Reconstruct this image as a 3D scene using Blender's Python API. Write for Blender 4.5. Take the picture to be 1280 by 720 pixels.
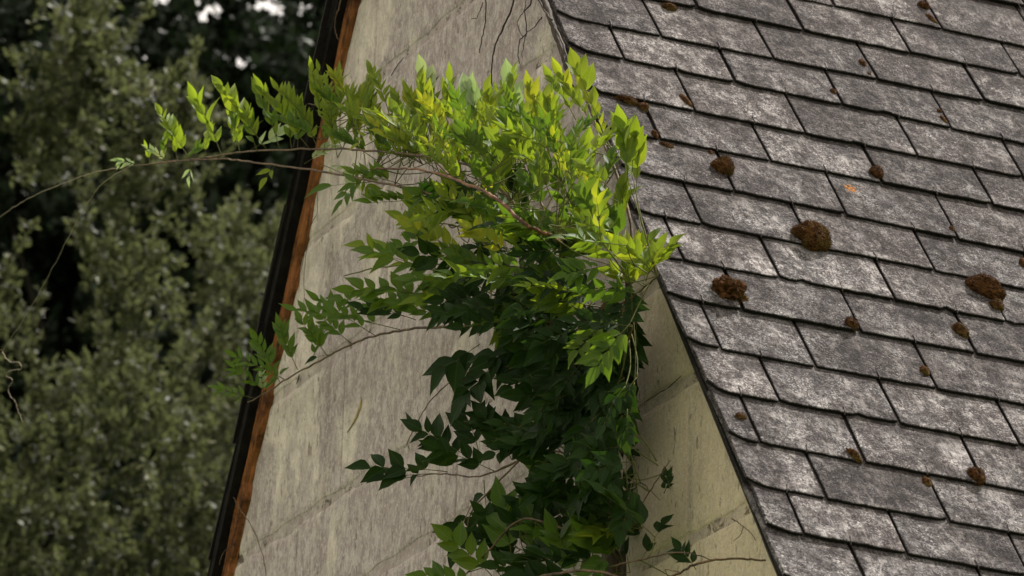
import bpy, bmesh, math, random
import numpy as np
from mathutils import Vector, Matrix, noise
random.seed(7); rng = np.random.default_rng(11)
scene = bpy.context.scene
col = scene.collection
for o in list(bpy.data.objects): bpy.data.objects.remove(o)

# ------------------------------------------------------------------ camera
FPX, TH, ROLL = 5973.555, 0.3475988, 0.0280353
CAM = Vector((0, 0, 1.6))
R0 = Vector((1, 0, 0)); CF = Vector((0, math.cos(TH), math.sin(TH))); U0 = R0.cross(CF)
CR = math.cos(ROLL)*R0 + math.sin(ROLL)*U0
CU = -math.sin(ROLL)*R0 + math.cos(ROLL)*U0
cam = bpy.data.cameras.new('camera'); cam_o = bpy.data.objects.new('camera', cam); col.objects.link(cam_o)
m = Matrix.Identity(4)
for i in range(3):
    m[i][0] = CR[i]; m[i][1] = CU[i]; m[i][2] = -CF[i]; m[i][3] = CAM[i]
cam_o.matrix_world = m
cam.sensor_width = 36; cam.lens = FPX/1280*36
cam.clip_start = 0.5; cam.clip_end = 3000
cam.dof.use_dof = True; cam.dof.focus_distance = 14.5; cam.dof.aperture_fstop = 7.1
scene.camera = cam_o

# ------------------------------------------------------------------ the house frame
PH, AL, AL2 = 0.431926, 0.967936, 1.09706
S = Vector((math.cos(PH), math.sin(PH), 0))          # along the ridge, away to the right
W = Vector((-math.sin(PH), math.cos(PH), 0))         # across the gable, away to the left
Z = Vector((0, 0, 1))
D1 = math.cos(AL)*W + math.sin(AL)*Z                 # up the near roof slope
N1 = S.cross(D1)                                     # its normal
if N1.z < 0: N1 = -N1
D2 = -math.cos(AL2)*W + math.sin(AL2)*Z              # up the far roof slope
N2 = math.sin(AL2)*W + math.cos(AL2)*Z
A = CAM + Vector((0.45428802, 13.06870434, 4.71135057))   # a point of the near verge
PLEFT = 3.53                                         # far verge at z = A.z
def ray(px, py): return CF + CR*((px-640)/FPX) - CU*((py-360)/FPX)
def at(px, py, o=0.0):                               # the point a distance o in front of the gable plane
    q = ray(px, py); t = (A - S*o - CAM).dot(S)/q.dot(S)
    return CAM + q*t
def wp(p, z, o=0.0): return A + W*p + Z*z - S*o      # gable coordinates
def rp(u, v, h=0.0): return A + S*u + D1*v + N1*h    # near roof coordinates
def on_roof(px, py, h=0.0):
    q = ray(px, py); n = N1; t = (A + N1*h - CAM).dot(n)/q.dot(n)
    X = CAM + q*t - A
    return X.dot(S), X.dot(D1)

# ------------------------------------------------------------------ sun and sky
SE, SB = math.radians(62), math.radians(12)
SUN = (math.cos(SE)*(math.cos(SB)*S + math.sin(SB)*W) + math.sin(SE)*Z).normalized()
sun = bpy.data.lights.new('sun', 'SUN'); sun.energy = 5.0; sun.angle = math.radians(0.53); sun.color = (1, .955, .88)
so = bpy.data.objects.new('sun', sun); col.objects.link(so)
so.rotation_euler = SUN.to_track_quat('Z', 'Y').to_euler(); so.location = (0, 0, 40)
w = bpy.data.worlds.new('World'); scene.world = w; w.use_nodes = True
nt = w.node_tree; nt.nodes.clear()
sky = nt.nodes.new('ShaderNodeTexSky'); sky.sky_type = 'NISHITA'; sky.sun_disc = False
sky.sun_elevation = SE; sky.sun_rotation = math.atan2(SUN.x, SUN.y)
sky.air_density = 1.0; sky.dust_density = 3.0; sky.ozone_density = 1.0
bg = nt.nodes.new('ShaderNodeBackground'); bg.inputs['Strength'].default_value = 0.104
wo = nt.nodes.new('ShaderNodeOutputWorld')
# thin bright cloud over most of the sky, clear blue only in rifts
tcw = nt.nodes.new('ShaderNodeTexCoord'); cn = nt.nodes.new('ShaderNodeTexNoise'); cn.inputs['Scale'].default_value = 2.2; cn.inputs['Detail'].default_value = 5
nt.links.new(tcw.outputs['Generated'], cn.inputs['Vector'])
mr = nt.nodes.new('ShaderNodeMapRange'); mr.inputs[1].default_value = .3; mr.inputs[2].default_value = .6; mr.inputs[3].default_value = .70; mr.inputs[4].default_value = .97
nt.links.new(cn.outputs['Fac'], mr.inputs[0])
mxw = nt.nodes.new('ShaderNodeMix'); mxw.data_type = 'RGBA'; mxw.inputs[7].default_value = (8.2, 7.5, 6.6, 1)
nt.links.new(mr.outputs[0], mxw.inputs[0]); nt.links.new(sky.outputs[0], mxw.inputs[6]); nt.links.new(mxw.outputs[2], bg.inputs[0]); nt.links.new(bg.outputs[0], wo.inputs[0])
scene.view_settings.view_transform = 'Standard'; scene.view_settings.look = 'None'
scene.view_settings.exposure = 0.80; scene.view_settings.gamma = 1.0
scene.render.engine = 'CYCLES'

# ------------------------------------------------------------------ node helper
class Mat:
    def __init__(s, name):
        s.m = bpy.data.materials.new(name); s.m.use_nodes = True
        s.t = s.m.node_tree; s.t.nodes.clear()
        s.out = s.t.nodes.new('ShaderNodeOutputMaterial')
    def n(s, typ, ins=None, **kw):
        nd = s.t.nodes.new(typ)
        for k, v in kw.items(): setattr(nd, k, v)
        for k, v in (ins or {}).items(): s.set(nd.inputs[k], v)
        return nd
    def set(s, inp, v):
        if isinstance(v, bpy.types.NodeSocket): s.t.links.new(v, inp)
        elif isinstance(v, bpy.types.Node): s.t.links.new(v.outputs[0], inp)
        else:
            if isinstance(v, tuple) and len(v) == 3 and inp.type == 'RGBA': v = (*v, 1)
            inp.default_value = v
    def noise(s, vec, scale, detail=4, rough=.6, dist=0):
        return s.n('ShaderNodeTexNoise', {'Vector': vec, 'Scale': scale, 'Detail': detail, 'Roughness': rough, 'Distortion': dist}).outputs['Fac']
    def ramp(s, fac, a, b, lo=0., hi=1.):
        return s.n('ShaderNodeMapRange', {'Value': fac, 'From Min': a, 'From Max': b, 'To Min': lo, 'To Max': hi}).outputs[0]
    def math(s, op, a, b=0.5, c=None):
        nd = s.n('ShaderNodeMath', operation=op); s.set(nd.inputs[0], a); s.set(nd.inputs[1], b)
        return nd.outputs[0]
    def mix(s, f, a, b, mode='MIX'):
        nd = s.n('ShaderNodeMix', data_type='RGBA', blend_type=mode)
        s.set(nd.inputs[0], f); s.set(nd.inputs[6], a); s.set(nd.inputs[7], b)
        return nd.outputs[2]
    def vmul(s, v, k):
        nd = s.n('ShaderNodeVectorMath', operation='MULTIPLY'); s.set(nd.inputs[0], v); nd.inputs[1].default_value = k
        return nd.outputs[0]
    def vadd(s, v, k):
        nd = s.n('ShaderNodeVectorMath', operation='ADD'); s.set(nd.inputs[0], v); s.set(nd.inputs[1], k)
        return nd.outputs[0]
    def dot(s, v, k):
        nd = s.n('ShaderNodeVectorMath', operation='DOT_PRODUCT'); s.set(nd.inputs[0], v); nd.inputs[1].default_value = k
        return nd.outputs['Value']
    def bump(s, h, strength, dist, prev=None):
        nd = s.n('ShaderNodeBump', {'Height': h, 'Strength': strength, 'Distance': dist})
        if prev is not None: s.set(nd.inputs['Normal'], prev)
        return nd.outputs[0]
    def finish(s, color, rough=.8, normal=None, spec=.3):
        b = s.n('ShaderNodeBsdfPrincipled', {'Base Color': color, 'Roughness': rough, 'Specular IOR Level': spec})
        if normal is not None: s.set(b.inputs['Normal'], normal)
        s.set(s.out.inputs[0], b); return s.m

def slate_mat():
    M = Mat('weathered_slate')
    tc = M.n('ShaderNodeTexCoord').outputs['Object']
    rnd = M.n('ShaderNodeObjectInfo').outputs['Random']
    off = M.n('ShaderNodeCombineXYZ', {0: M.math('MULTIPLY', rnd, 37.), 1: M.math('MULTIPLY', rnd, 91.), 2: 0.}).outputs[0]
    v = M.vadd(tc, off)
    wpos = M.n('ShaderNodeNewGeometry').outputs['Position']
    big = M.noise(wpos, 1.5, 3, .55)
    mid = M.noise(v, 13, 6, .68, .5)
    fine = M.noise(v, 62, 8, .8)
    vf = M.noise(v, 210, 6, .8)
    streak = M.noise(M.vmul(v, (38, 14, 14)), 1.4, 5, .7, 1.2)
    c = M.mix(M.ramp(fine, .42, .60), (.034, .029, .031), (.180, .168, .171))
    tone = M.math('ADD', M.ramp(rnd, 0, 1, -.13, .15), M.math('ADD', M.math('MULTIPLY', big, .5), M.math('MULTIPLY', mid, .8)))
    dark = M.ramp(M.math('ADD', tone, M.ramp(M.dot(M.vadd(wpos, tuple(-A)), tuple(D1)), -.5, 2., -.04, .07)), .64, .78, 0, 1)
    c = M.mix(M.math('MULTIPLY', dark, .8), c, M.mix(M.ramp(vf, .4, .6), (.040, .030, .030), (.15, .125, .12)))
    sk = M.noise(v, 150, 3, .65); sk2 = M.noise(M.vmul(v, (1, 1.6, 1)), 95, 4, .7, .8)
    c = M.mix(M.math('MULTIPLY', M.ramp(sk, .53, .58, 0, .9), M.ramp(mid, .38, .60, .25, 1)), c, (.41, .395, .40))
    c = M.mix(M.ramp(sk2, .48, .41, 0, .85), c, (.030, .025, .027))
    sl = M.noise(v, 34, 6, .78, .3)
    c = M.mix(M.math('MULTIPLY', M.ramp(sl, .54, .59), M.ramp(M.noise(wpos, 5, 3, .5), .42, .55, .10, .55)), c, (.36, .34, .33))
    # pale lichen freckles
    vor = M.n('ShaderNodeTexVoronoi', {'Vector': v, 'Scale': 42.0, 'Randomness': 1.0})
    sp = M.math('MULTIPLY', M.ramp(M.math('ADD', vor.outputs['Distance'], M.math('MULTIPLY', fine, .35)), .34, .28), M.ramp(M.noise(v, 9, 4, .6), .50, .60))
    c = M.mix(M.math('MULTIPLY', sp, .8), c, (.52, .49, .46))
    pale = M.ramp(M.math('ADD', streak, M.math('MULTIPLY', M.noise(v, 5.5, 4, .6), .7)), .88, 1.05)
    c = M.mix(M.math('MULTIPLY', pale, .6), c, (.40, .375, .365))
    c = M.mix(M.ramp(M.noise(wpos, 26, 5, .7), .66, .74, 0, .5), c, (.15, .12, .05))
    m1 = M.noise(v, 17, 5, .7, .4); m2 = M.noise(wpos, 4.2, 5, .65, .3)
    k = M.math('MULTIPLY', M.ramp(m1, .42, .58, .50, 1.22), M.ramp(m2, .42, .57, .55, 1.18))
    k = M.math('MULTIPLY', k, M.ramp(rnd, 0, 1, .70, 1.18))
    k = M.math('MULTIPLY', k, M.ramp(M.dot(M.vadd(wpos, tuple(-A)), tuple(D1)), -.2, 2.0, 1.0, .70))
    kc = M.n('ShaderNodeCombineColor', {0: k, 1: M.math('MULTIPLY', k, M.ramp(k, .3, .9, .91, 1.)), 2: M.math('MULTIPLY', k, M.ramp(k, .3, .9, .91, 1.))}).outputs[0]
    c = M.mix(1.0, c, kc, 'MULTIPLY')
    # dirt gathered at the head of the exposed part, below the lap above
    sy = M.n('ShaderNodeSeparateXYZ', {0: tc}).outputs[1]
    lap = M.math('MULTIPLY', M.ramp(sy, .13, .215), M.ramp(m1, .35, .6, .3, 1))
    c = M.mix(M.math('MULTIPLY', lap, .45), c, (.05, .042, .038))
    h = M.math('ADD', M.math('MULTIPLY', fine, 1.), M.math('ADD', M.math('MULTIPLY', sk, .5), M.math('MULTIPLY', sk2, .6)))
    nrm = M.bump(M.math('ADD', mid, M.math('MULTIPLY', streak, .5)), .9, .010)
    nrm = M.bump(h, 1., .008, nrm)
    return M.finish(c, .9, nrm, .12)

def wall_mat(kind):
    M = Mat('limewashed_stone' if kind == 'stone' else 'wall_mortar')
    pos = M.n('ShaderNodeNewGeometry').outputs['Position']
    rel = M.vadd(pos, tuple(-A))
    p = M.dot(rel, tuple(W)); z = M.dot(rel, (0, 0, 1)); 
    v = M.n('ShaderNodeCombineXYZ', {0: p, 1: M.dot(rel, tuple(S)), 2: z}).outputs[0]
    vs = M.vmul(v, (1., 1., .30))           # drawn out downwards by rain
    vm = M.vmul(v, (1., 1., .6))
    s1 = M.noise(vs, 9, 6, .65, .2); s2 = M.noise(vs, 42, 6, .75); s3 = M.noise(vm, 26, 7, .72)
    g = M.noise(M.vmul(v, (1, 1, .7)), 1.7, 4, .55)
    cream = M.mix(M.ramp(M.noise(vm, 14, 8, .75), .38, .62), (.50, .435, .375), (.72, .645, .565))
    grey = M.mix(M.ramp(s3, .44, .57), (.33, .275, .27), (.51, .445, .43))
    # distance in from the far verge
    edge = M.math('SUBTRACT', M.math('SUBTRACT', PLEFT, M.math('MULTIPLY', z, 1/math.tan(AL2))), p)
    fr_ = M.noise(M.vmul(v, (1., 1., .55)), 2.6, 12, .74, .25)
    mk = M.math('ADD', M.math('MULTIPLY', fr_, 1.35), M.math('ADD', M.math('MULTIPLY', s1, .22), M.math('MULTIPLY', s2, .18)))
    mk = M.math('ADD', mk, M.ramp(edge, .10, .60, -.16, .05))
    mask = M.ramp(mk, .80, .88)
    c = M.mix(mask, cream, grey)
    bl = M.noise(vm, 8, 8, .72, .3)
    c = M.mix(M.ramp(bl, .50, .58, 0, .45), c, (.37, .315, .305))
    # ochre side next to the near verge
    oc = M.ramp(M.math('ADD', p, M.math('MULTIPLY', g, .6)), .85, .35)
    oc = M.math('MULTIPLY', oc, M.ramp(z, .55, .0))
    c = M.mix(M.math('MULTIPLY', oc, .85), c, M.mix(M.ramp(s3, .45, .72), (.66, .56, .37), (.46, .38, .27)))
    # small dark pits and upright stains
    pit = M.ramp(M.noise(M.vmul(v, (1, 1, .35)), 48, 4, .65), .60, .66)
    pitm = M.ramp(M.noise(vs, 6, 3), .38, .54)
    c = M.mix(M.math('MULTIPLY', M.math('MULTIPLY', pit, pitm), .7), c, (.13, .10, .085))
    st = M.ramp(M.noise(M.vmul(v, (1, 1, .05)), 7, 4, .7), .56, .70)
    c = M.mix(M.math('MULTIPLY', st, .5), c, (.22, .175, .165))
    grain = M.noise(v, 130, 5, .8)
    c = M.mix(M.ramp(grain, .50, .60, .0, .55), c, M.mix(.5, c, (.16, .13, .11)), 'MIX')
    g2 = M.noise(M.vmul(v, (1, 1, .6)), 85, 4, .7)
    c = M.mix(M.ramp(g2, .46, .38, .0, .6), c, (.66, .60, .52), 'MIX')
    if kind != 'stone':
        c = M.mix(M.ramp(M.noise(v, 9, 6, .8), .40, .60, .10, .7), c, (.33, .275, .25))
        c = M.mix(M.ramp(M.noise(v, 14, 6, .8, .6), .57, .62, 0, .85), c, (.085, .065, .045))
    nrm = M.bump(M.math('ADD', s3, M.math('MULTIPLY', s1, .6)), .55, .02)
    nrm = M.bump(M.math('ADD', M.math('MULTIPLY', grain, .7), M.math('MULTIPLY', mask, -.4)), .8, .008, nrm)
    return M.finish(c, .92, nrm, .15)

def wood_mat(name, a, b, spec=.2):
    M = Mat(name)
    tc = M.n('ShaderNodeTexCoord').outputs['Object']
    g = M.noise(M.vmul(tc, (40, 40, 3)), 1.6, 6, .7, .4)
    k = M.noise(tc, 9, 5, .65)
    c = M.mix(M.ramp(g, .32, .66), a, b)
    c = M.mix(M.ramp(k, .46, .62, 0, .8), c, tuple(x*.25 for x in a))
    c = M.mix(M.ramp(M.noise(M.vmul(tc, (90, 90, 5)), 1.3, 4, .7), .60, .66, 0, .45), c, tuple(min(1, x*1.6+.03) for x in b))
    return M.finish(c, .7, M.bump(g, .7, .01), spec)

def leaf_mat(name, a, b, tr, trf, spec=.25):
    M = Mat(name)
    uv = M.n('ShaderNodeUVMap').outputs[0]
    sx = M.n('ShaderNodeSeparateXYZ', {0: uv})
    u, vv = sx.outputs[0], sx.outputs[1]
    tint = M.n('ShaderNodeAttribute', attribute_name='tint').outputs['Fac']
    rnd = M.n('ShaderNodeObjectInfo').outputs['Random']
    av = M.math('ABSOLUTE', M.math('SUBTRACT', vv, .5))
    wave = M.math('SINE', M.math('MULTIPLY', M.math('SUBTRACT', u, M.math('MULTIPLY', av, .55)), 62.))
    t = M.math('ADD', M.math('MULTIPLY', tint, .7), M.math('MULTIPLY', rnd, .3))
    c = M.mix(t, a, b)
    mid = M.ramp(av, .05, .0)
    c = M.mix(M.math('MULTIPLY', mid, .45), c, tuple(min(1, x*1.7+.02) for x in b))
    pos = M.n('ShaderNodeNewGeometry')
    blot = M.noise(pos.outputs['Position'], 70, 4, .6)
    c = M.mix(M.ramp(blot, .58, .75, 0, .5), c, tuple(x*.7 for x in a))
    tipb = M.math('MULTIPLY', M.ramp(u, .90, 1.0), M.ramp(tint, .55, .75))
    c = M.mix(M.math('MULTIPLY', tipb, .8), c, (.20, .11, .03))
    c = M.mix(M.math('MULTIPLY', pos.outputs['Backfacing'], .35), c, M.mix(.4, c, (.30, .36, .20)))
    nrm = M.bump(M.math('ADD', M.math('MULTIPLY', wave, .5), M.math('MULTIPLY', mid, -1.5)), .35, .0012)
    b_ = M.n('ShaderNodeBsdfPrincipled', {'Base Color': c, 'Roughness': .55, 'Specular IOR Level': spec, 'Normal': nrm})
    tl = M.n('ShaderNodeBsdfTranslucent', {'Color': M.mix(M.ramp(t, .50, 1.05), tr, (min(1, tr[0]*2.0), min(1, tr[1]*1.38), tr[2])), 'Normal': nrm})
    mx = M.n('ShaderNodeMixShader', {0: trf}); M.t.links.new(b_.outputs[0], mx.inputs[1]); M.t.links.new(tl.outputs[0], mx.inputs[2])
    M.set(M.out.inputs[0], mx); return M.m

def moss_mat():
    M = Mat('dry_moss')
    tc = M.n('ShaderNodeTexCoord').outputs['Object']
    rnd = M.n('ShaderNodeObjectInfo').outputs['Random']
    a = M.noise(tc, 60, 5, .7); b = M.noise(tc, 22, 4, .6)
    c = M.mix(M.ramp(a, .35, .65), (.014, .007, .004), (.115, .050, .016))
    c = M.mix(M.ramp(M.math('ADD', b, M.math('MULTIPLY', rnd, .22)), .60, .76, 0, .7), c, (.085, .058, .016))
    return M.finish(c, .95, M.bump(a, .8, .006), .1)

def plain(name, a, b, sc=20, rough=.85, bd=.004, spec=.2):
    M = Mat(name)
    tc = M.n('ShaderNodeTexCoord').outputs['Object']
    n = M.noise(tc, sc, 6, .7)
    return M.finish(M.mix(M.ramp(n, .35, .65), a, b), rough, M.bump(n, .6, bd), spec)

MT = dict(
    slate=slate_mat(), stone=wall_mat('stone'), mortar=wall_mat('mortar'),
    board=wood_mat('reddish_wood', (.085, .030, .011), (.36, .135, .040)),
    tar=plain('tarred_board', (.006, .006, .006), (.016, .014, .012), 14, .95, .004, .04),  # black paints the verge overhang's shade; also colours cracks and the hole
    deck=wood_mat('old_roof_boards', (.020, .017, .015), (.045, .038, .033)),
    stem=wood_mat('vine_bark', (.060, .036, .020), (.17, .105, .055)),
    stemdk=wood_mat('old_vine_bark', (.028, .022, .018), (.085, .065, .05)),
    shoot=plain('green_shoot', (.055, .062, .016), (.11, .11, .03), 30),
    young=leaf_mat('young_leaf', (.066, .128, .012), (.185, .21, .014), (.31, .42, .018), .44),
    mid=leaf_mat('green_leaf', (.028, .066, .009), (.070, .115, .010), (.17, .30, .015), .36, .18),
    dark=leaf_mat('old_leaf', (.007, .018, .004), (.016, .038, .006), (.035, .09, .006), .22, .10),  # old leaves, colour darkened further for the shade inside the foliage
    silver=leaf_mat('downy_leaf', (.23, .31, .15), (.34, .40, .22), (.32, .45, .12), .35),
    moss=moss_mat(),
    scar=plain('ochre_undercoat', (.16, .12, .045), (.34, .27, .12), 60, .95, .004),
    redstem=wood_mat('reddish_vine_bark', (.080, .036, .018), (.24, .115, .05)),
    tendril=plain('dry_tendril', (.16, .13, .09), (.26, .22, .16), 30),
    edge=plain('slate_edge', (.004, .0035, .003), (.016, .013, .012), 90, .9, .002),  # near-black paints the shade under slate tails and in joints
    hook=plain('rusty_hook', (.018, .015, .014), (.05, .035, .028), 60, .6, .001),
    lichen=plain('orange_lichen', (.20, .09, .03), (.46, .19, .04), 160, .9, .003),
    grass=plain('meadow_grass', (.04, .065, .018), (.075, .10, .03), 3, .95, .05),
    bark=plain('tree_bark', (.014, .013, .010), (.035, .032, .025), 12, .95, .03),
    oldstone=plain('old_plaster', (.36, .32, .25), (.5, .45, .36), 5, .95, .01),
)

# ------------------------------------------------------------------ object helpers
def newobj(name, verts, faces, mat, parent=None, smooth=False, origin=None, basis=None):
    me = bpy.data.meshes.new(name); 
    if origin is not None:
        o0 = Vector(origin)
        if basis is not None:
            B = Matrix(basis).inverted(); verts = [B @ (Vector(v)-o0) for v in verts]
        else: verts = [Vector(v)-o0 for v in verts]
    me.from_pydata([tuple(v) for v in verts], [], faces); me.update()
    me.materials.append(mat)
    if smooth: me.polygons.foreach_set('use_smooth', [True]*len(me.polygons))
    ob = bpy.data.objects.new(name, me); col.objects.link(ob)
    mw = Matrix.Identity(4)
    if basis is not None: mw = Matrix(basis).to_4x4()
    if origin is not None: mw.translation = Vector(origin)
    put(ob, mw, parent)
    return ob
WM = {}
def put(ob, mw, parent=None):
    WM[ob] = mw.copy()
    if parent is not None:
        ob.parent = parent
        ob.matrix_parent_inverse = Matrix.Identity(4)
        ob.matrix_basis = WM[parent].inverted() @ mw
    else: ob.matrix_basis = mw
def thing(name, label, cat, loc, group=None):
    e = bpy.data.objects.new(name, None); col.objects.link(e); e.empty_display_size = .2
    put(e, Matrix.Translation(Vector(loc)))
    tag(e, label, cat, group); return e
def tag(o, label, cat, group=None):
    o['label'] = label; o['category'] = cat
    if group: o['group'] = group
def jit(a): return random.uniform(-a, a)
def smooth_path(pts, n=6):
    out = []
    P = [Vector(p) for p in pts]
    for i in range(len(P)-1):
        p0 = P[max(i-1, 0)]; p1 = P[i]; p2 = P[i+1]; p3 = P[min(i+2, len(P)-1)]
        for k in range(n):
            t = k/n
            out.append(.5*((2*p1)+(-p0+p2)*t+(2*p0-5*p1+4*p2-p3)*t*t+(-p0+3*p1-3*p2+p3)*t**3))
    out.append(P[-1]); return out
def tube(path, r0, r1, sides=7, rough=0., V=None, F=None):
    if V is None: V, F = [], []
    n = len(path); ref = Vector((.3, .2, 1)).normalized()
    base = len(V)
    for i, p in enumerate(path):
        d = (path[min(i+1, n-1)]-path[max(i-1, 0)]).normalized()
        a = d.cross(ref)
        if a.length < .1: a = d.cross(Vector((1, 0, 0)))
        a.normalize(); b = d.cross(a)
        r = r0+(r1-r0)*i/(n-1)
        for k in range(sides):
            an = 2*math.pi*k/sides
            rr = r*(1+rough*(noise.noise(p*30+Vector((k*1.7, 0, 0)))))
            V.append(p+(a*math.cos(an)+b*math.sin(an))*rr)
    for i in range(n-1):
        for k in range(sides):
            k2 = (k+1) % sides
            F.append((base+i*sides+k, base+i*sides+k2, base+(i+1)*sides+k2, base+(i+1)*sides+k))
    F.append(tuple(base+k for k in range(sides))[::-1]); F.append(tuple(base+(n-1)*sides+k for k in range(sides)))
    return V, F

# ------------------------------------------------------------------ ground
gv = []; gf = []
NG = 40
for i in range(NG+1):
    for j in range(NG+1):
        x = (i/NG*2-1); y = (j/NG*2-1)
        X = math.copysign(abs(x)**2.2, x)*900; Y = math.copysign(abs(y)**2.2, y)*900+15
        gv.append((X, Y, noise.noise(Vector((X*.05, Y*.05, 0)))*.15))
for i in range(NG):
    for j in range(NG):
        a = i*(NG+1)+j; gf.append((a, a+NG+1, a+NG+2, a+1))
g = newobj('ground', gv, gf, MT['grass']); g['kind'] = 'structure'

# ------------------------------------------------------------------ house
VR = 3.44                       # ridge, measured up the near slope
VE = -2.62                      # near eaves
zr = VR*math.sin(AL); pr = VR*math.cos(AL)
LEN = 4.6
ze = VE*math.sin(AL); pe = VE*math.cos(AL)
pl_e = PLEFT - ze/math.tan(AL2)
OW = -.035                      # wall face sits behind the verge
ZH = 1.99; HP = 1.5             # unseen ridge end, cut back above this height to let sun onto the leaves
VH = ZH/math.sin(AL); UH = (zr-ZH)/HP
house = thing('stone_house', 'pale limewashed stone house with a steep mossy slate roof and overgrown gable', 'house', (wp(1.7, 0, -2).x, wp(1.7, 0, -2).y, 0))
zg = -A.z                       # ground in gable coordinates
# walls: gable (mortar bed), near side, far side, rear
def solid(name, outline, o0, o1, mat, parent):           # outline in (p,z), from o0 to o1 in front of gable plane
    n = len(outline)
    V = [wp(p, z, o0) for p, z in outline]+[wp(p, z, o1) for p, z in outline]
    F = [tuple(range(n))[::-1], tuple(range(n, 2*n))]+[(i, (i+1) % n, n+(i+1) % n, n+i) for i in range(n)]
    return newobj(name, V, F, mat, parent)
IN = .06
gab = [(pe+.35, zg-.2), (pl_e-.30, zg-.2), (pl_e-.30, ze+.3), (PLEFT-1.0/math.tan(AL2)-.05, 1.0-.03), (pr-.01, zr-IN), (IN/math.sin(AL)-.02, 0-.02+0.0), (pe+.35, ze+.35*math.tan(AL)-IN)]
gwall = solid('gable_wall', [(pe+.35, zg-.2), (pl_e-.30, zg-.2), (pl_e-.30, ze+.30*math.tan(AL2)-.06), (PLEFT-(ZH-.02)/math.tan(AL2), ZH-.08), ((ZH-.02)/math.tan(AL), ZH-.08), (pe+.35, ze+.35*math.tan(AL)-.06)], OW-.0055, OW-.5, MT['mortar'], house)
def sidewall(name, p0, p1, ztop):
    V = []
    for o in (OW-.502, -LEN+.2):
        for p, z in ((p0, zg-.2), (p1, zg-.2), (p1, ztop), (p0, ztop)): V.append(wp(p, z, o))
    F = [(0, 1, 2, 3), (7, 6, 5, 4), (0, 4, 5, 1), (1, 5, 6, 2), (2, 6, 7, 3), (3, 7, 4, 0)]
    return newobj(name, V, F, MT['oldstone'], house)
sidewall('side_wall', pe+.352, pe+.8, ze+.40)
sidewall('side_wall', pl_e-.75, pl_e-.302, ze+.45)
solid('rear_wall', [(pe+.81, zg-.2), (pl_e-.76, zg-.2), (pl_e-.76, ze+.6), (pr, zr-.15), (pe+.81, ze+.7)], -LEN+.65, -LEN+.205, MT['oldstone'], house)

# stone blocks of the gable, laid in courses
ZC = [-5.2, -4.75, -4.3, -3.85, -3.4, -2.9, -2.45, -2.05, -1.62, -1.20, -.745, -.262, .10, .62, 1.125, 1.545, 1.93, 2.3, 2.7]
def clip(poly, a, b, c):          # keep a*p+b*z<=c
    out = []
    for i in range(len(poly)):
        P, Q = poly[i], poly[(i+1) % len(poly)]
        fp = a*P[0]+b*P[1]-c; fq = a*Q[0]+b*Q[1]-c
        if fp <= 0: out.append(P)
        if fp*fq < 0:
            t = fp/(fp-fq); out.append((P[0]+(Q[0]-P[0])*t, P[1]+(Q[1]-P[1])*t))
    return out
def block(poly):
    # resample the outline, roughen, then give it a rounded arris
    pts = []
    n = len(poly)
    for i in range(n):
        P, Q = Vector(poly[i]).to_2d(), Vector(poly[(i+1) % n]).to_2d()
        k = max(1, int((Q-P).length/.055))
        for j in range(k): pts.append(P.lerp(Q, j/k))
    c = sum(pts, Vector((0, 0)))/len(pts)
    N = len(pts); V = []
    for ring, (ins, o) in enumerate(((0, -.014), (.001, -.0065), (.008, -.0025), (.024, 0))):
        for i, q in enumerate(pts):
            t = (pts[(i+1) % N]-pts[i-1]); nn = Vector((t.y, -t.x))
            if nn.length > 1e-6: nn.normalize()
            if nn.dot(q-c) > 0: nn = -nn
            jn = (noise.noise(Vector((q.x*7, q.y*7, 3)))*.016+noise.noise(Vector((q.x*26, q.y*26, 8)))*.010)*(1 if abs(t.x) > abs(t.y) else .15)
            q2 = q+nn*(ins*(1 if abs(t.x) > abs(t.y) else .35)+jn+.001)
            V.append(wp(q2.x, q2.y, OW+o))
    F = []
    for r in range(3):
        for i in range(N):
            F.append((r*N+i, r*N+(i+1) % N, (r+1)*N+(i+1) % N, (r+1)*N+i))
    F.append(tuple(3*N+i for i in range(N)))
    return newobj('stone_block', V, F, MT['stone'], gwall, smooth=False, origin=wp(c.x, c.y, OW))
for ci in range(len(ZC)-1):
    z0, z1 = ZC[ci]+.014, ZC[ci+1]-.014
    p = -2.4+random.uniform(0, .5)
    while p < 6:
        L = random.uniform(.75, 1.35)
        poly = [(p-.001, z0), (p+L-.003, z0), (p+L-.003, z1), (p-.001, z1)]
        poly = clip(poly, -math.tan(AL), 1, -.045)                       # under the near verge
        if len(poly) > 2: poly = clip(poly, math.tan(AL2), 1, PLEFT*math.tan(AL2)-.045)   # under the far verge
        if len(poly) > 2: poly = clip(poly, 0, 1, ZH-.09)
        if len(poly) > 2: poly = clip(poly, 1, 0, pl_e-.305)
        if len(poly) > 2: poly = clip(poly, -1, 0, -(pe+.355))
        if len(poly) > 2:
            ar = abs(sum(poly[i][0]*poly[(i+1) % len(poly)][1]-poly[(i+1) % len(poly)][0]*poly[i][1] for i in range(len(poly))))/2
            if ar > .01: block(poly)
        p += L

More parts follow.
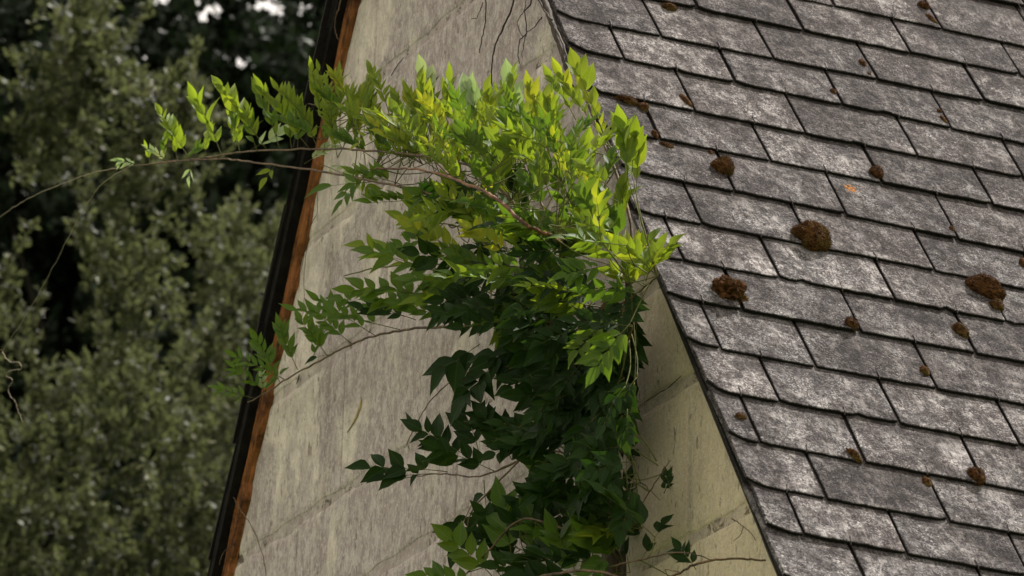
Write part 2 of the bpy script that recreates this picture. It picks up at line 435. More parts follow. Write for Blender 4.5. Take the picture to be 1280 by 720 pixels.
# a torn strip of old render, showing the ochre coat below, and a dark hole
def scar(pts, wd, mat, dep, name):
    path = smooth_path([at(x, y, OW+dep) for x, y in pts], 5); V, F = [], []
    n = len(path)
    for i, q in enumerate(path):
        k = math.sin(math.pi*(i+.3)/(n-.4))*wd*(1+.6*noise.noise(Vector((i*.7, 3, 0))))
        V += [q-W*k*1.0, q-W*k*.4-S*.0025, q+W*k*.5-S*.0015, q+W*k]
    for i in range(n-1):
        for j in range(3): a = i*4+j; F.append((a, a+1, a+5, a+4))
    newobj(name, V, F, mat, house, origin=path[0])
scar([(452, 497), (450, 508), (446, 520), (441, 530), (434, 541)], .016, MT['scar'], .0012, 'torn_render')
scar([(374, 468), (373, 474), (371, 480)], .008, MT['tar'], .0012, 'plaster_hole')
scar([(505, 72), (500, 78), (494, 86), (489, 95)], .008, MT['tar'], .0012, 'plaster_crack')
scar([(852, 470), (843, 478), (834, 486), (826, 490), (816, 497), (806, 503)], .012, MT['tar'], .0012, 'plaster_crack')

# near roof: boards, then the slates
def roofbox(name, u0, u1, v0, v1, h0, h1, mat, parent):
    V = [rp(u, v, h) for h in (h0, h1) for u, v in ((u0, v0), (u1, v0), (u1, v1), (u0, v1))]
    F = [(3, 2, 1, 0), (4, 5, 6, 7), (0, 1, 5, 4), (1, 2, 6, 5), (2, 3, 7, 6), (3, 0, 4, 7)]
    return newobj(name, V, F, mat, parent, origin=rp(u0, v0, h0), basis=Matrix((S, D1, N1)).transposed())
RB = Matrix((S, D1, N1)).transposed()
def prism(name, outline, fn, h0, h1, mat, parent, origin, basis=None):
    n = len(outline); V = [fn(u, v, h0) for u, v in outline]+[fn(u, v, h1) for u, v in outline]
    F = [tuple(range(n))[::-1], tuple(range(n, 2*n))]+[(i, (i+1) % n, n+(i+1) % n, n+i) for i in range(n)]
    return newobj(name, V, F, mat, parent, origin=origin, basis=basis)
roof = prism('near_roof', [(.012, VE+.05), (LEN-.05, VE+.05), (LEN-.05, VR-.03), (UH, VR-.03), (.012, VH-.02)], rp, -.024, -.009, MT['deck'], house, rp(0, VE, 0), RB)
JT = {-2: [1.947], -1: [1.12, 1.529], 0: [.14, .554, .941, 1.339, 1.763], 1: [.362, .767, 1.148, 1.551], 2: [.18, .571, .956, 1.354],
      3: [.366, .755, 1.159, 1.55], 4: [.189, .572, .968, 1.367], 5: [.383, .766, 1.16], 6: [.212, .58, 1.008],
      7: [.09, .412, .804, 1.191], 8: [.227, .624, 1.015], 9: [.093, .403, .808], 10: [.222, .614, 1.014],
      11: [.095, .429, .816], 12: [.24, .632], 13: [.113, .435], 14: [.26, .66]}
VROW = {-2: (2.150, 0), -1: (1.858, .010), 0: (1.655, .012), 1: (1.430, .022), 2: (1.255, -.004), 3: (1.030, .004), 4: (.826, .008), 5: (.618, -.014),
        6: (.396, -.006), 7: (.184, .002), 8: (-.018, .001), 9: (-.236, -.004), 10: (-.450, -.003), 11: (-.664, -.018), 12: (-.875, -.014), 13: (-1.060, -.030), 14: (-1.285, -.01)}
VROW[-1] = (1.860, .008)
rows = {}
for i in range(-9, 21):
    if i in VROW: v, sl = VROW[i]
    elif i < -2: v, sl = 2.150+(-2-i)*.2123, 0
    else: v, sl = -1.285-(i-14)*.2123, 0
    rows[i] = (v, sl)
TH_S = .0100
def tail(i, u): return rows[i][0]+rows[i][1]*min(u, 2.2)
PIT = .057
def slate(i, ua, ub, first):
    if tail(i, (ua+ub)/2)+.12-VH > (ua+ub)/2*(VR-VH)/UH: return
    g = .0052
    ua2, ub2 = ua+g+jit(.0012), ub-g+jit(.0012)
    um = (ua2+ub2)/2; v0 = tail(i, um)+jit(.003); rot = jit(.006)+rows[i][1]
    Lh = min(.445, VR-.02-v0)
    if Lh < .06: return
    wdt = ub2-ua2
    pts = []                      # outline anticlockwise in local (x,y), y up the slope
    cut = random.uniform(.035, .085) if first else 0
    cuth = random.uniform(.012, .045) if first else 0
    nb = max(6, int(wdt/.024))
    seed = random.uniform(0, 99)
    def ch(t): return noise.noise(Vector((t*22, seed, 0)))*.0032+noise.noise(Vector((t*70, seed, 5)))*.0016
    chip = random.random() < .25; chx = random.uniform(.1, .9); chd = random.uniform(.006, .013)
    for k in range(nb+1):
        x = -wdt/2+wdt*k/nb; y = ch(x)
        if first and x < -wdt/2+cut: y += cuth*(1-(x+wdt/2)/cut)**1.3
        if chip and abs((x/wdt+.5)-chx) < .05: y += chd
        if k in (0, nb) and not first: y += random.choice([0, 0, .004, .010])
        pts.append((x, y))
    for k in range(1, 8): pts.append((wdt/2+ch(k*.06+3)*.6, Lh*k/8*.999))
    pts.append((wdt/2, Lh)); pts.append((-wdt/2, Lh))
    lo = 1 if first else .6
    for k in range(7, 0, -1): pts.append((-wdt/2+ch(k*.06+9)*lo, pts[0][1]+(Lh-pts[0][1])*k/8))
    n = len(pts)
    lift = jit(.0014)+.0005
    bow = jit(.0016)
    hb = .0215+lift                # underside height at the tail
    V = []
    cr, sr = math.cos(rot), math.sin(rot)
    ctr = rp(um, v0, 0)
    tw = jit(.006)
    for lay in range(4):
        for (x, y) in pts:
            ins = (0, 0, .0016, .006)[lay]
            X = x*(1-2*ins/wdt); Y = y+(ins if y < Lh*.5 else 0)
            h = hb-Y*PIT + (0, TH_S*.72, TH_S*.95, TH_S)[lay] + tw*X*(1-Y/Lh) + bow*(X/wdt*2)**2
            V.append(ctr+S*(X*cr-Y*sr)+D1*(X*sr+Y*cr)+N1*h)
    F = [tuple(range(n))[::-1]]
    for l in range(3):
        F += [(l*n+k, l*n+(k+1) % n, (l+1)*n+(k+1) % n, (l+1)*n+k) for k in range(n)]
    F.append(tuple(3*n+k for k in range(n)))
    so_ = newobj('slate', V, F, MT['slate'], roof, origin=ctr, basis=RB)
    so_.data.materials.append(MT['edge'])
    so_.data.polygons.foreach_set('material_index', [1]+[0 if (first and k >= nb+9) else 1 for k in range(n)]+[0]*(2*n)+[0])
hookme = None
def hook(u, v):
    global hookme
    ctr = rp(u, v, 0)
    if hookme is None:
        r = .0022
        path = [Vector((0, .03, .010)), Vector((0, -.004, .012)), Vector((.0, -.006, .028)), Vector((0, .004, .0325)), Vector((.001, .016, .032)), Vector((.0, .027, .033))]
        V, F = tube(path, r, r*.8, 6)
        hookme = bpy.data.meshes.new('slate_hook'); hookme.from_pydata([tuple(q) for q in V], [], F); hookme.materials.append(MT['hook'])
    o = bpy.data.objects.new('slate_hook', hookme); col.objects.link(o)
    mw = (RB @ Matrix.Rotation(jit(.25), 3, 'Z')).to_4x4(); mw.translation = ctr
    put(o, mw, roof)
VERGE = lambda i: {0: -.008, 8: -.006}.get(i, 0)+jit(.009)
joints_all = {}
for i in range(-9, 18):
    js = list(JT.get(i, []))
    if not js: js = [.21+jit(.02)] if i % 2 == 0 else [.40+jit(.02)]
    while js[-1] < LEN-.55: js.append(js[-1]+.395+jit(.014))
    joints_all[i] = js
    e = [VERGE(i)-.004]+js+[LEN]
    for k in range(len(e)-1):
        if e[k+1]-e[k] < .04: continue
        slate(i, e[k], e[k+1], k == 0)
for i in range(-9, 17):
    for u in joints_all[i+1]:
        if u < 3.2 and tail(i, u)+.05-VH < u*(VR-VH)/UH and random.random() < .93: hook(u+jit(.003), tail(i, u))

# far roof: boards, stepped slate courses seen from below at the verge
def fr(u, v, h=0.): return A + W*PLEFT + S*u - D2*0 + D2*v + N2*h
VL = (zr)/math.sin(AL2); VLE = (ze)/math.sin(AL2)
def farbox(name, u0, u1, v0, v1, h0, h1, mat, parent):
    V = [fr(u, v, h) for h in (h0, h1) for u, v in ((u0, v0), (u1, v0), (u1, v1), (u0, v1))]
    F = [(0, 1, 2, 3), (7, 6, 5, 4), (4, 5, 1, 0), (5, 6, 2, 1), (6, 7, 3, 2), (7, 4, 0, 3)]
    return newobj(name, V, F, mat, parent)
VHL = ZH/math.sin(AL2)
froof = prism('far_roof', [(-.028, VLE+.05), (LEN-.05, VLE+.05), (LEN-.05, VL-.03), (UH, VL-.03), (-.028, VHL-.02)], fr, -.010, .024, MT['tar'], house, fr(0, VLE, 0))  # boards coloured black to paint the overhang's shade
HN = (Z-S*HP).normalized(); HD = (S+Z*HP).normalized()
HW = A+Z*ZH
# hipped end, out of view and added for sun on leaves; stepped slate courses
V, F = [], []
t = -.02
while t < (zr-ZH)/HD.z:
    t2 = t+.40
    for side in (0,):
        z_ = ZH+t*HD.z; z2 = min(ZH+t2*HD.z, zr)
        pa, pb = z_/math.tan(AL), PLEFT-z_/math.tan(AL2); pa2, pb2 = z2/math.tan(AL), PLEFT-z2/math.tan(AL2)
        if pb < pa: break
        if pb2 < pa2: pa2 = pb2 = (pa2+pb2)/2
        b = len(V)
        for h in (.02, .029):
            V += [HW+W*pa+HD*t+HN*(h+.012), HW+W*pb+HD*t+HN*(h+.012), HW+W*pb2+HD*((z2-ZH)/HD.z)+HN*h, HW+W*pa2+HD*((z2-ZH)/HD.z)+HN*h]
        F += [(b, b+1, b+2, b+3), (b+7, b+6, b+5, b+4), (b+4, b+5, b+1, b), (b+5, b+6, b+2, b+1), (b+6, b+7, b+3, b+2), (b+7, b+4, b, b+3)]
    t += .2
hs = newobj('hip_courses', V, F, MT['slate'], house); hs['kind'] = 'stuff'
V, F = [], []
v = VLE
while v < VL-.06:
    u = -.036+jit(.022); v2 = min(v+.44, VL-.01); k = 0
    x = u
    x = max(x, (v+.1-VHL)*UH/(VL-VHL))
    while x < LEN:
        x2 = min(x+.4+jit(.03), LEN) if x > u else x+.2+.2*random.random()
        b = len(V)
        for h in (0, .009):
            for (uu, vv) in ((x+.003+jit(.003), v+jit(.006)), (x2-.003, v+jit(.006)), (x2-.003, v2), (x+.003+jit(.006), v2)):
                V.append(fr(uu, vv, .038-(vv-v)*.04+h))
        F += [(b, b+1, b+2, b+3), (b+7, b+6, b+5, b+4), (b+4, b+5, b+1, b), (b+5, b+6, b+2, b+1), (b+6, b+7, b+3, b+2), (b+7, b+4, b, b+3)]
        x = x2
    v += .212
fs = newobj('slate_courses', V, F, MT['edge'], froof); fs['kind'] = 'stuff'  # courses coloured near-black to paint the shade at the far verge
# ridge tiles
V, F = [], []
for k in range(10):
    u0 = UH-.05+k*.39; u1 = u0+.40
    b = len(V)
    for (uu, ex) in ((u0, .0), (u1, .012)):
        for q in (rp(uu, VR-.14, .035+ex), rp(uu, VR+.02, .042+ex), ):
            V.append(q)
        V.append(fr(uu, VL-.14, .105+ex))
    top = len(V)
    F += [(b, b+3, b+4, b+1), (b+1, b+4, b+5, b+2)]
rid = newobj('ridge_tiles', V, F, MT['slate'], house)
md = rid.modifiers.new('t', 'SOLIDIFY'); md.thickness = .012

# reddish barge board on the gable below the far verge
V, F = [], []
nb = 150
L0, L1 = VLE+.2, VHL-.05
for k in range(nb+1):
    v = L0+(L1-L0)*k/nb
    ra = noise.noise(Vector((v*2.2, 0, 1)))*.026+noise.noise(Vector((v*7, 0, 2)))*.024+noise.noise(Vector((v*27, 0, 2)))*.012
    rb = noise.noise(Vector((v*5, 4, 1)))*.012
    wv = noise.noise(Vector((v*1.3, 7, 1)))*.004
    h0 = -.052+ra; h1 = -.010+rb
    for (h, o) in ((h0, OW-.004), (h0+.004, -.016+wv), (h0+.012, -.006+wv), (h1-.018, -.008+wv), (h1-.008, -.004+wv), (h1, -.008+wv), (h1, OW-.004)):
        V.append(fr(-o, v, h))
for k in range(nb):
    for j in range(6):
        a = k*7+j; F.append((a, a+1, a+8, a+7))
bb = newobj('barge_board', V, F, MT['board'], house, origin=fr(0, L0, 0), basis=Matrix((N2, S, D2)).transposed())
# thin dark verge lath at the near verge
V, F = [], []
for k in range(nb+1):
    v = VE+.05+(VH-VE-.1)*k/nb
    a_ = noise.noise(Vector((v*5, 0, 9)))*.004
    for (h, u) in ((-.022+a_, .034), (-.021+a_, .012+a_), (-.014, .008), (-.014, .034)): V.append(rp(u, v, h))
for k in range(nb):
    for j in range(3):
        a = k*4+j; F.append((a, a+4, a+5, a+1))
newobj('verge_lath', V, F, MT['deck'], house, origin=rp(0, VE, 0), basis=Matrix((N1, S, D1)).transposed())

# ------------------------------------------------------------------ moss clumps, one orange lichen
def roof_h(u, v):
    for i in range(17, -10, -1):
        if v < tail(i, u) - 0: 
            # the slate row whose tail is the nearest below v
            ii = i+1
            break
    else: ii = -9
    t = tail(ii, u) if ii in rows else v
    return .0215+TH_S-(v-t)*PIT
def moss(px, py, rx, ry, label, ang=0, ragged=0):
    u, v = on_roof(px, py, .02); h = roof_h(u, v)
    ctr = rp(u, v, h-.002)
    k = 1/430.
    ax = rx*k*.95; ay = ry*k*1.15; az = min(ax, ay)*1.0
    bm = bmesh.new(); bmesh.ops.create_icosphere(bm, subdivisions=5 if rx > 12 else 4, radius=1)
    sd = random.uniform(0, 50); R = Matrix.Rotation(ang, 3, 'Z')
    V = []; F = []
    for q in bm.verts:
        n = q.co.normalized()
        d = 1+.22*noise.noise(n*1.2+Vector((sd, 0, 0)))+(.07+.30*ragged)*noise.noise(n*3.5+Vector((sd, 3, 0)))+.07*noise.noise(n*10+Vector((0, sd, 0)))+.06*noise.noise(n*24+Vector((sd, sd, 0)))
        c = R @ Vector((n.x*ax*d, n.y*ay*d, max(n.z, -.25)*az*d))
        q.co = c; V.append(c)
    F = [tuple(x.index for x in f.verts) for f in bm.faces]
    # little upright moss shoots
    nf = int(300+ rx*ry*14)
    fl = list(bm.faces)
    for _ in range(nf):
        f = random.choice(fl); c = f.calc_center_median()
        if c.z < -.2*az: continue
        n = (f.normal+Vector((jit(.5), jit(.5), jit(.5)+.15))).normalized(); L = random.uniform(.0025, .0070)*(1 if rx > 8 else .6)
        t = n.cross(Vector((jit(1), jit(1), jit(1)))).normalized()*L*.10
        b = len(V); V += [c-t-n*.001, c+t-n*.001, c+n*L]; F.append((b, b+1, b+2))
    bm.free()
    me = bpy.data.meshes.new('moss_clump'); me.from_pydata([tuple(q) for q in V], [], F); me.materials.append(MT['moss'])
    o = bpy.data.objects.new('moss_clump', me); col.objects.link(o)
    mw = RB.to_4x4(); mw.translation = ctr; put(o, mw)
    tag(o, label, 'moss', 'moss clumps on the slate roof')
for a in [
    (836, 10, 12, 7, 'low brown moss clump on a slate edge at the very top of the roof'),
    (1154, 9, 9, 7, 'small rusty moss clump at the top of a slate joint near the upper frame edge'),
    (1163, 26, 4, 11, 'thin brown moss strip filling a slate joint below the topmost rusty clump', .45),
    (1077, 82, 6, 8, 'small tan moss tuft high on the roof, upper of a pair in one joint'),
    (1085, 96, 3, 4, 'tiny brown moss dot just below a small tan tuft in the same joint'),
    (1040, 117, 5, 5, 'tiny dark moss knob in a joint left of the paired tufts'),
    (1173, 141, 4, 4, 'tiny moss knob in a joint on the upper right, above a thinner streak'),
    (1178, 153, 4, 8, 'narrow dark moss streak in a joint directly below a tiny knob', .4),
    (856, 129, 5, 13, 'long narrow brown moss strip in a joint near the top of the bush', .35),
    (783, 126, 17, 6, 'flat brown moss cushion along the slate edge beside the bush top', -.2),
    (804, 135, 8, 7, 'brown moss knob at the right end of the flat cushion beside the bush'),
    (817, 171, 5, 7, 'small round moss bead in a joint just right of the bush leaves'),
    (833, 182, 10, 4, 'flat dark moss strip on a slate edge right of the bush leaves', -.2),
    (902, 212, 17, 14, 'round shaggy rust brown moss cushion, the large one highest on the roof'),
    (888, 191, 4, 4, 'tiny moss tuft just above the highest large rust brown cushion'),
    (1094, 219, 10, 11, 'small dark brown moss ball above the orange lichen spot'),
    (1011, 301, 28, 19, 'largest oval brown moss cushion, lying across a slate edge mid roof', -.35),
    (909, 368, 22, 17, 'ragged olive brown moss cushion nearest the gable edge', -.4, 1),
    (1231, 364, 28, 17, 'big dark moss cushion near the right edge, with a long shadow', -.5),
    (1244, 385, 10, 9, 'small moss lump hanging off the lower right side of the big dark cushion'),
    (1062, 409, 10, 9, 'small round brown moss ball in a joint below the largest oval cushion'),
    (1199, 416, 10, 12, 'small upright moss ball below the big dark cushion near the right edge', .4),
    (1154, 466, 7, 8, 'small dark moss bead in a joint between two low slate rows'),
    (925, 523, 8, 5, 'small flat dark moss tuft on the joint beside the lower gable edge'),
    (1188, 289, 4, 5, 'tiny moss bead in a joint left of the right edge, mid roof'),
    (1279, 330, 6, 9, 'moss tuft cut by the right edge of the frame, above the big dark cushion'),
    (1066, 573, 6, 11, 'ragged yellowish moss tuft wedged in a low joint', .5, 1),
    (1158, 604, 7, 8, 'small dark moss bead at the lower right, left of the brown ball'),
    (1218, 599, 12, 12, 'smooth brown moss ball in a joint at the lower right'),
]: moss(*a)
u, v = on_roof(1063, 238, .02)
V = []; F = []
h = roof_h(u, v)+.0012
for k in range(60):
    cx, cy = random.gauss(0, .010), random.gauss(0, .012); r = random.uniform(.002, .006)
    b = len(V); V.append(rp(u+cx, v+cy, h+.0012))
    for j in range(7):
        a = j*math.tau/7; V.append(rp(u+cx+math.cos(a)*r*random.uniform(.6, 1.3), v+cy+math.sin(a)*r*random.uniform(.6, 1.3), h-.0006))
    F += [(b, b+1+j, b+1+(j+1) % 7) for j in range(7)]
lo = newobj('lichen_patch', V, F, MT['lichen'], origin=rp(u, v, h), basis=RB)
tag(lo, 'small bright orange lichen spot on a slate below a dark moss ball', 'lichen')

# ------------------------------------------------------------------ the climbing plant
plant = thing('climbing_wisteria', 'big leafy green wisteria climbing up the pale gable and spreading over the verge', 'climbing plant', (at(760, 760).x, at(760, 760).y, 0))
leaves = []
class LeafMesh:
    def __init__(s): s.V = []; s.F = []; s.UV = []; s.T = []; s.MI = []
    def leaflet(s, base, d, n, L, wid, mi=0, tint=None, fold=None, curl=None):
        d = d.normalized(); n = (n-d*n.dot(d)).normalized(); sd = d.cross(n)
        fold = random.uniform(.15, .75) if fold is None else fold
        curl = random.uniform(-.15, .45) if curl is None else curl
        tint = random.random() if tint is None else tint
        rows_ = ((0, 0), (.09, .50), (.25, .94), (.42, 1.), (.64, .70), (.84, .27), (1, 0))
        b = len(s.V); wob = random.uniform(0, 9); bend = jit(.08)
        idx = []
        for (t, k) in rows_:
            c = base+d*(L*t)-n*(curl*L*t*t)+sd*(bend*L*t*t)
            hw = wid*k
            if k == 0: idx.append([len(s.V)]); s.V.append(c); s.UV.append((t, .5)); continue
            up = n*(hw*fold)
            e1 = noise.noise(Vector((t*7, wob, 0)))*hw*.35; e2 = noise.noise(Vector((t*7, wob, 4)))*hw*.35
            idx.append([len(s.V), len(s.V)+1, len(s.V)+2])
            s.V += [c-sd*hw+up+n*e1, c, c+sd*hw+up+n*e2]; s.UV += [(t, .5-.5*k), (t, .5), (t, .5+.5*k)]
        for i in range(len(rows_)-1):
            a, c = idx[i], idx[i+1]
            if len(a) == 1: fs_ = [(a[0], c[1], c[0]), (a[0], c[2], c[1])]
            elif len(c) == 1: fs_ = [(a[0], a[1], c[0]), (a[1], a[2], c[0])]
            else: fs_ = [(a[0], a[1], c[1], c[0]), (a[1], a[2], c[2], c[1])]
            for f in fs_: s.F.append(f); s.MI.append(mi)
        s.T += [tint]*(len(s.V)-b)
    def stem(s, path, r0, r1, mi=1):
        b = len(s.V); f0 = len(s.F)
        tube(path, r0, r1, 4, 0, s.V, s.F)
        s.UV += [(0, 0)]*(len(s.V)-b); s.T += [.5]*(len(s.V)-b); s.MI += [mi]*(len(s.F)-f0)
    def build(s, name, mats, parent, origin):
        me = bpy.data.meshes.new(name)
        o0 = Vector(origin)
        me.from_pydata([tuple(Vector(v)-o0) for v in s.V], [], s.F)
        for mt in mats: me.materials.append(mt)
        me.polygons.foreach_set('material_index', s.MI); me.polygons.foreach_set('use_smooth', [True]*len(me.polygons))
        uvl = me.uv_layers.new(name='UVMap')
        li = np.empty(len(me.loops), dtype=np.int32); me.loops.foreach_get('vertex_index', li)
        uvl.data.foreach_set('uv', np.array(s.UV, dtype=np.float32)[li].ravel())
        at_ = me.attributes.new('tint', 'FLOAT', 'POINT'); at_.data.foreach_set('value', np.array(s.T, dtype=np.float32))
        ob = bpy.data.objects.new(name, me); col.objects.link(ob)
        put(ob, Matrix.Translation(o0), parent); return ob
def dirv(ix, iy, out=0.):              # a direction given as right, up, and out from the gable
    return (R0*ix + Z*iy - S*out).normalized()
GRAV = Vector((0, 0, -1))
def frond(base, d, n, L, pairs, ll, up=.3, droop=.2, mat='mid', wr=.165, spread=.8, pet=.22, frm=None, tint=None):
    M = LeafMesh()
    d = d.normalized(); n = (n-d*n.dot(d)).normalized()
    path = [base]; p = base.copy(); dd = d.copy(); K = 10
    for k in range(K):
        p = p+dd*(L/K); path.append(p.copy())
        dd = (dd+GRAV*(droop/K)+Vector((jit(.04), jit(.04), jit(.04)))).normalized()
    M.stem(path if frm is None else path, .0016, .0006)
    if frm is not None and (frm-base).length > .02:
        mid_ = (frm+base)/2+Vector((jit(.02), jit(.02), -.01))
        M.stem(smooth_path([frm, mid_, base], 4), .0022, .0015)
    def P(t):
        t = max(0, min(.9999, t))*K; i = int(t); return path[i].lerp(path[i+1], t-i), (path[i+1]-path[i]).normalized()
    tn = random.random() if tint is None else tint
    for k in range(pairs):
        t = pet+(1-pet)*(k+.3)/pairs
        for sg in (-1, 1):
            if random.random() < .05: continue
            q, rd = P(t+jit(.015)); sd = rd.cross(n).normalized()
            f = 1-.35*abs(t-.6)/.6-.25*max(0, t-.85)/.15
            ld = (rd*.62+sd*sg*spread+Z*up+Vector((jit(.16), jit(.16), jit(.16)))).normalized()
            nn = (n-sd*sg*.25+Vector((jit(.55), jit(.55), jit(.55)))).normalized()
            l_ = ll*f*random.uniform(.72, 1.18)
            M.leaflet(q+ld*.003, ld, nn, l_, l_*wr*random.uniform(.85, 1.15), 0, min(1, max(0, tn+jit(.35))))
    q, rd = P(.999); l_ = ll*.9
    M.leaflet(q, (rd+Z*up*.5).normalized(), n, l_, l_*wr, 0, tn)
    leaves.append((M, mat, base))

def br(pts, r0, r1, mat='stem', n=7, rough=.15, link=True, name='stem', parent=None):
    path = smooth_path([at(*q) for q in pts], n)
    for i in range(1, len(path)-1): path[i] = path[i]+Vector((jit(.002), jit(.002), jit(.002)))
    V, F = tube(path, r0, r1, 7, rough)
    newobj(name, V, F, MT[mat], parent or plant, smooth=True, origin=path[0])
    return path
T = {}
base0 = Vector((at(760, 740, .05).x, at(760, 740, .05).y, 0))
tp = smooth_path([base0+Vector((.15, -.1, 0)), base0+Vector((.05, 0, 1.5)), base0+Vector((.10, .02, 3.2)), at(765, 760, .05), at(750, 640, .06), at(742, 520, .09), at(735, 430, .16), at(722, 350, .22), at(703, 304, .27)], 8)
V, F = tube(tp, .030, .0075, 9, .35); newobj('trunk', V, F, MT['stemdk'], plant, smooth=True, origin=tp[0])
tp2 = smooth_path([base0+Vector((.25, .1, 0)), base0+Vector((.15, .0, 1.5)), base0+Vector((.02, .03, 3.2)), at(775, 760, .02), at(762, 640, .02), at(766, 540, .02), at(772, 450, .03), at(784, 400, .05), at(785, 330, .07)], 8)
V, F = tube(tp2, .022, .009, 8, .35); newobj('trunk', V, F, MT['stemdk'], plant, smooth=True, origin=tp2[0])
for pts, r in (([(770, 740, .03), (762, 660, .05), (768, 580, .05), (752, 500, .08), (760, 430, .10)], .010), ([(725, 740, .05), (738, 650, .04), (728, 560, .05), (748, 480, .07), (742, 400, .12)], .012),
               ([(735, 560, .05), (705, 500, .08), (690, 440, .10), (700, 380, .14)], .009), ([(760, 520, .05), (725, 470, .08), (712, 400, .10), (690, 350, .16)], .008)):
    br(pts, r, r*.6, 'stemdk', 8, .4)
T['S1'] = br([(703, 304, .30), (690, 295, .40), (658, 281, .50), (625, 252, .53), (600, 237, .54), (567, 224, .53), (535, 214, .51), (512, 211, .48), (469, 211, .44)], .0068, .003, 'redstem')
T['S2'] = br([(720, 340, .24), (680, 290, .27), (610, 262, .36), (525, 239, .40), (470, 227, .35), (400, 214, .31), (318, 203, .29), (270, 199, .28), (200, 203, .28)], .0052, .0026)
T['S3'] = br([(650, 262, .34), (600, 215, .38), (550, 198, .40), (457, 188, .36), (407, 186, .32), (334, 188, .30), (296, 191, .29), (259, 197, .28), (209, 203, .28), (150, 209, .28)], .0045, .0022)
br([(155, 209, .28), (120, 215, .28), (90, 225, .28), (40, 246, .28), (0, 271, .28), (-60, 320, .28), (-95, 350, .28)], .0019, .0011, 'tendril', 8, 0)
br([(160, 209, .28), (132, 226, .28), (112, 250, .28), (90, 288, .28), (62, 342, .28), (32, 395, .28), (10, 428, .28), (3, 440, .28)], .0015, .0010, 'tendril', 8, 0)
br([(3, 440, .28), (12, 452, .28), (24, 453, .28), (26, 461, .28), (13, 463, .28), (8, 470, .28), (16, 475, .28), (10, 486, .28), (13, 495, .28), (19, 502, .28), (22, 512, .28), (29, 528, .28)], .0017, .0008, 'tendril', 8, 0)
br([(4, 439, .28), (0, 437, .28), (-12, 434, .28)], .001, .0006, 'stem', 4, 0)
T['S4'] = br([(735, 425, .15), (690, 405, .16), (640, 402, .16), (590, 407, .15), (527, 410, .14), (480, 417, .13), (447, 427, .12), (407, 447, .11), (360, 473, .10), (333, 491, .10), (310, 503, .10)], .0058, .0022)
T['B5'] = br([(740, 400, .2), (790, 320, .12), (775, 230, .10), (748, 165, .10), (730, 110, .10), (722, 80, .11)], .006, .002)
T['B6'] = br([(700, 302, .28), (665, 230, .30), (645, 170, .30), (628, 120, .3)], .004, .002)
T['B7'] = br([(625, 254, .36), (585, 190, .38), (560, 150, .38), (543, 120, .38)], .0035, .0016)
T['B8'] = br([(567, 225, .40), (520, 180, .38), (470, 150, .34), (420, 135, .30), (385, 130, .29)], .0035, .0016)
T['B9'] = br([(740, 400, .18), (790, 372, .16), (822, 345, .16)], .004, .002)
T['B10'] = br([(705, 370, .22), (640, 350, .24), (580, 335, .24), (520, 330, .22), (470, 335, .2), (430, 345, .18)], .0045, .002, 'shoot')
T['B10b'] = br([(640, 350, .24), (600, 300, .26), (560, 280, .27), (520, 285, .26)], .003, .0015, 'shoot')
T['B11'] = br([(746, 600, .08), (700, 565, .14), (650, 575, .16), (600, 595, .16), (550, 592, .16), (505, 598, .15)], .004, .0018)
T['B12'] = br([(752, 690, .08), (700, 660, .16), (650, 650, .2), (610, 690, .2), (570, 730, .2)], .004, .002)
T['B13'] = br([(752, 660, .08), (790, 645, .12), (815, 610, .10), (838, 575, .08)], .0025, .0012)
T['B14'] = br([(755, 710, .1), (800, 700, .15), (850, 690, .15), (890, 700, .12)], .003, .0015)
T['B15'] = br([(740, 470, .12), (680, 475, .2), (620, 470, .22), (575, 455, .22)], .004, .002)
T['B16'] = br([(745, 530, .1), (690, 535, .18), (630, 530, .2)], .004, .002)
T['B17'] = br([(745, 450, .12), (780, 430, .15), (795, 400, .14)], .003, .0018)
T['B18'] = br([(705, 310, .27), (740, 260, .22), (770, 210, .16), (785, 180, .13)], .003, .0015, 'shoot')
T['B19'] = br([(650, 575, .16), (590, 640, .18), (585, 700, .18)], .003, .0015)

def along(key, t):
    P = T[key]; x = t*(len(P)-1); i = min(int(x), len(P)-2); return P[i].lerp(P[i+1], x-i)
# N: blade normal facing outwards, up, to the viewer
def nrm(a=.45, b=.35, c=.65, r=.35):
    return (-S*a+Z*b-Vector((0, 1, 0))*c+Vector((jit(r), jit(r), jit(r)))).normalized()
def sprout(key, ts, ix, iy, out, L, pairs, ll, **kw):
    for t in ts:
        b = along(key, t)
        frond(b, dirv(ix+jit(.25), iy+jit(.2), out+jit(.2)), nrm(r=kw.pop('nr', .3) if 'nr' in kw else .3), L*random.uniform(.8, 1.15), pairs, ll*random.uniform(.85, 1.15), **kw)
def F1(px, py, o, ix, iy, out, L, pairs, ll, **kw):
    frond(at(px, py, o), dirv(ix, iy, out), nrm(r=.15), L, pairs, ll, **kw)
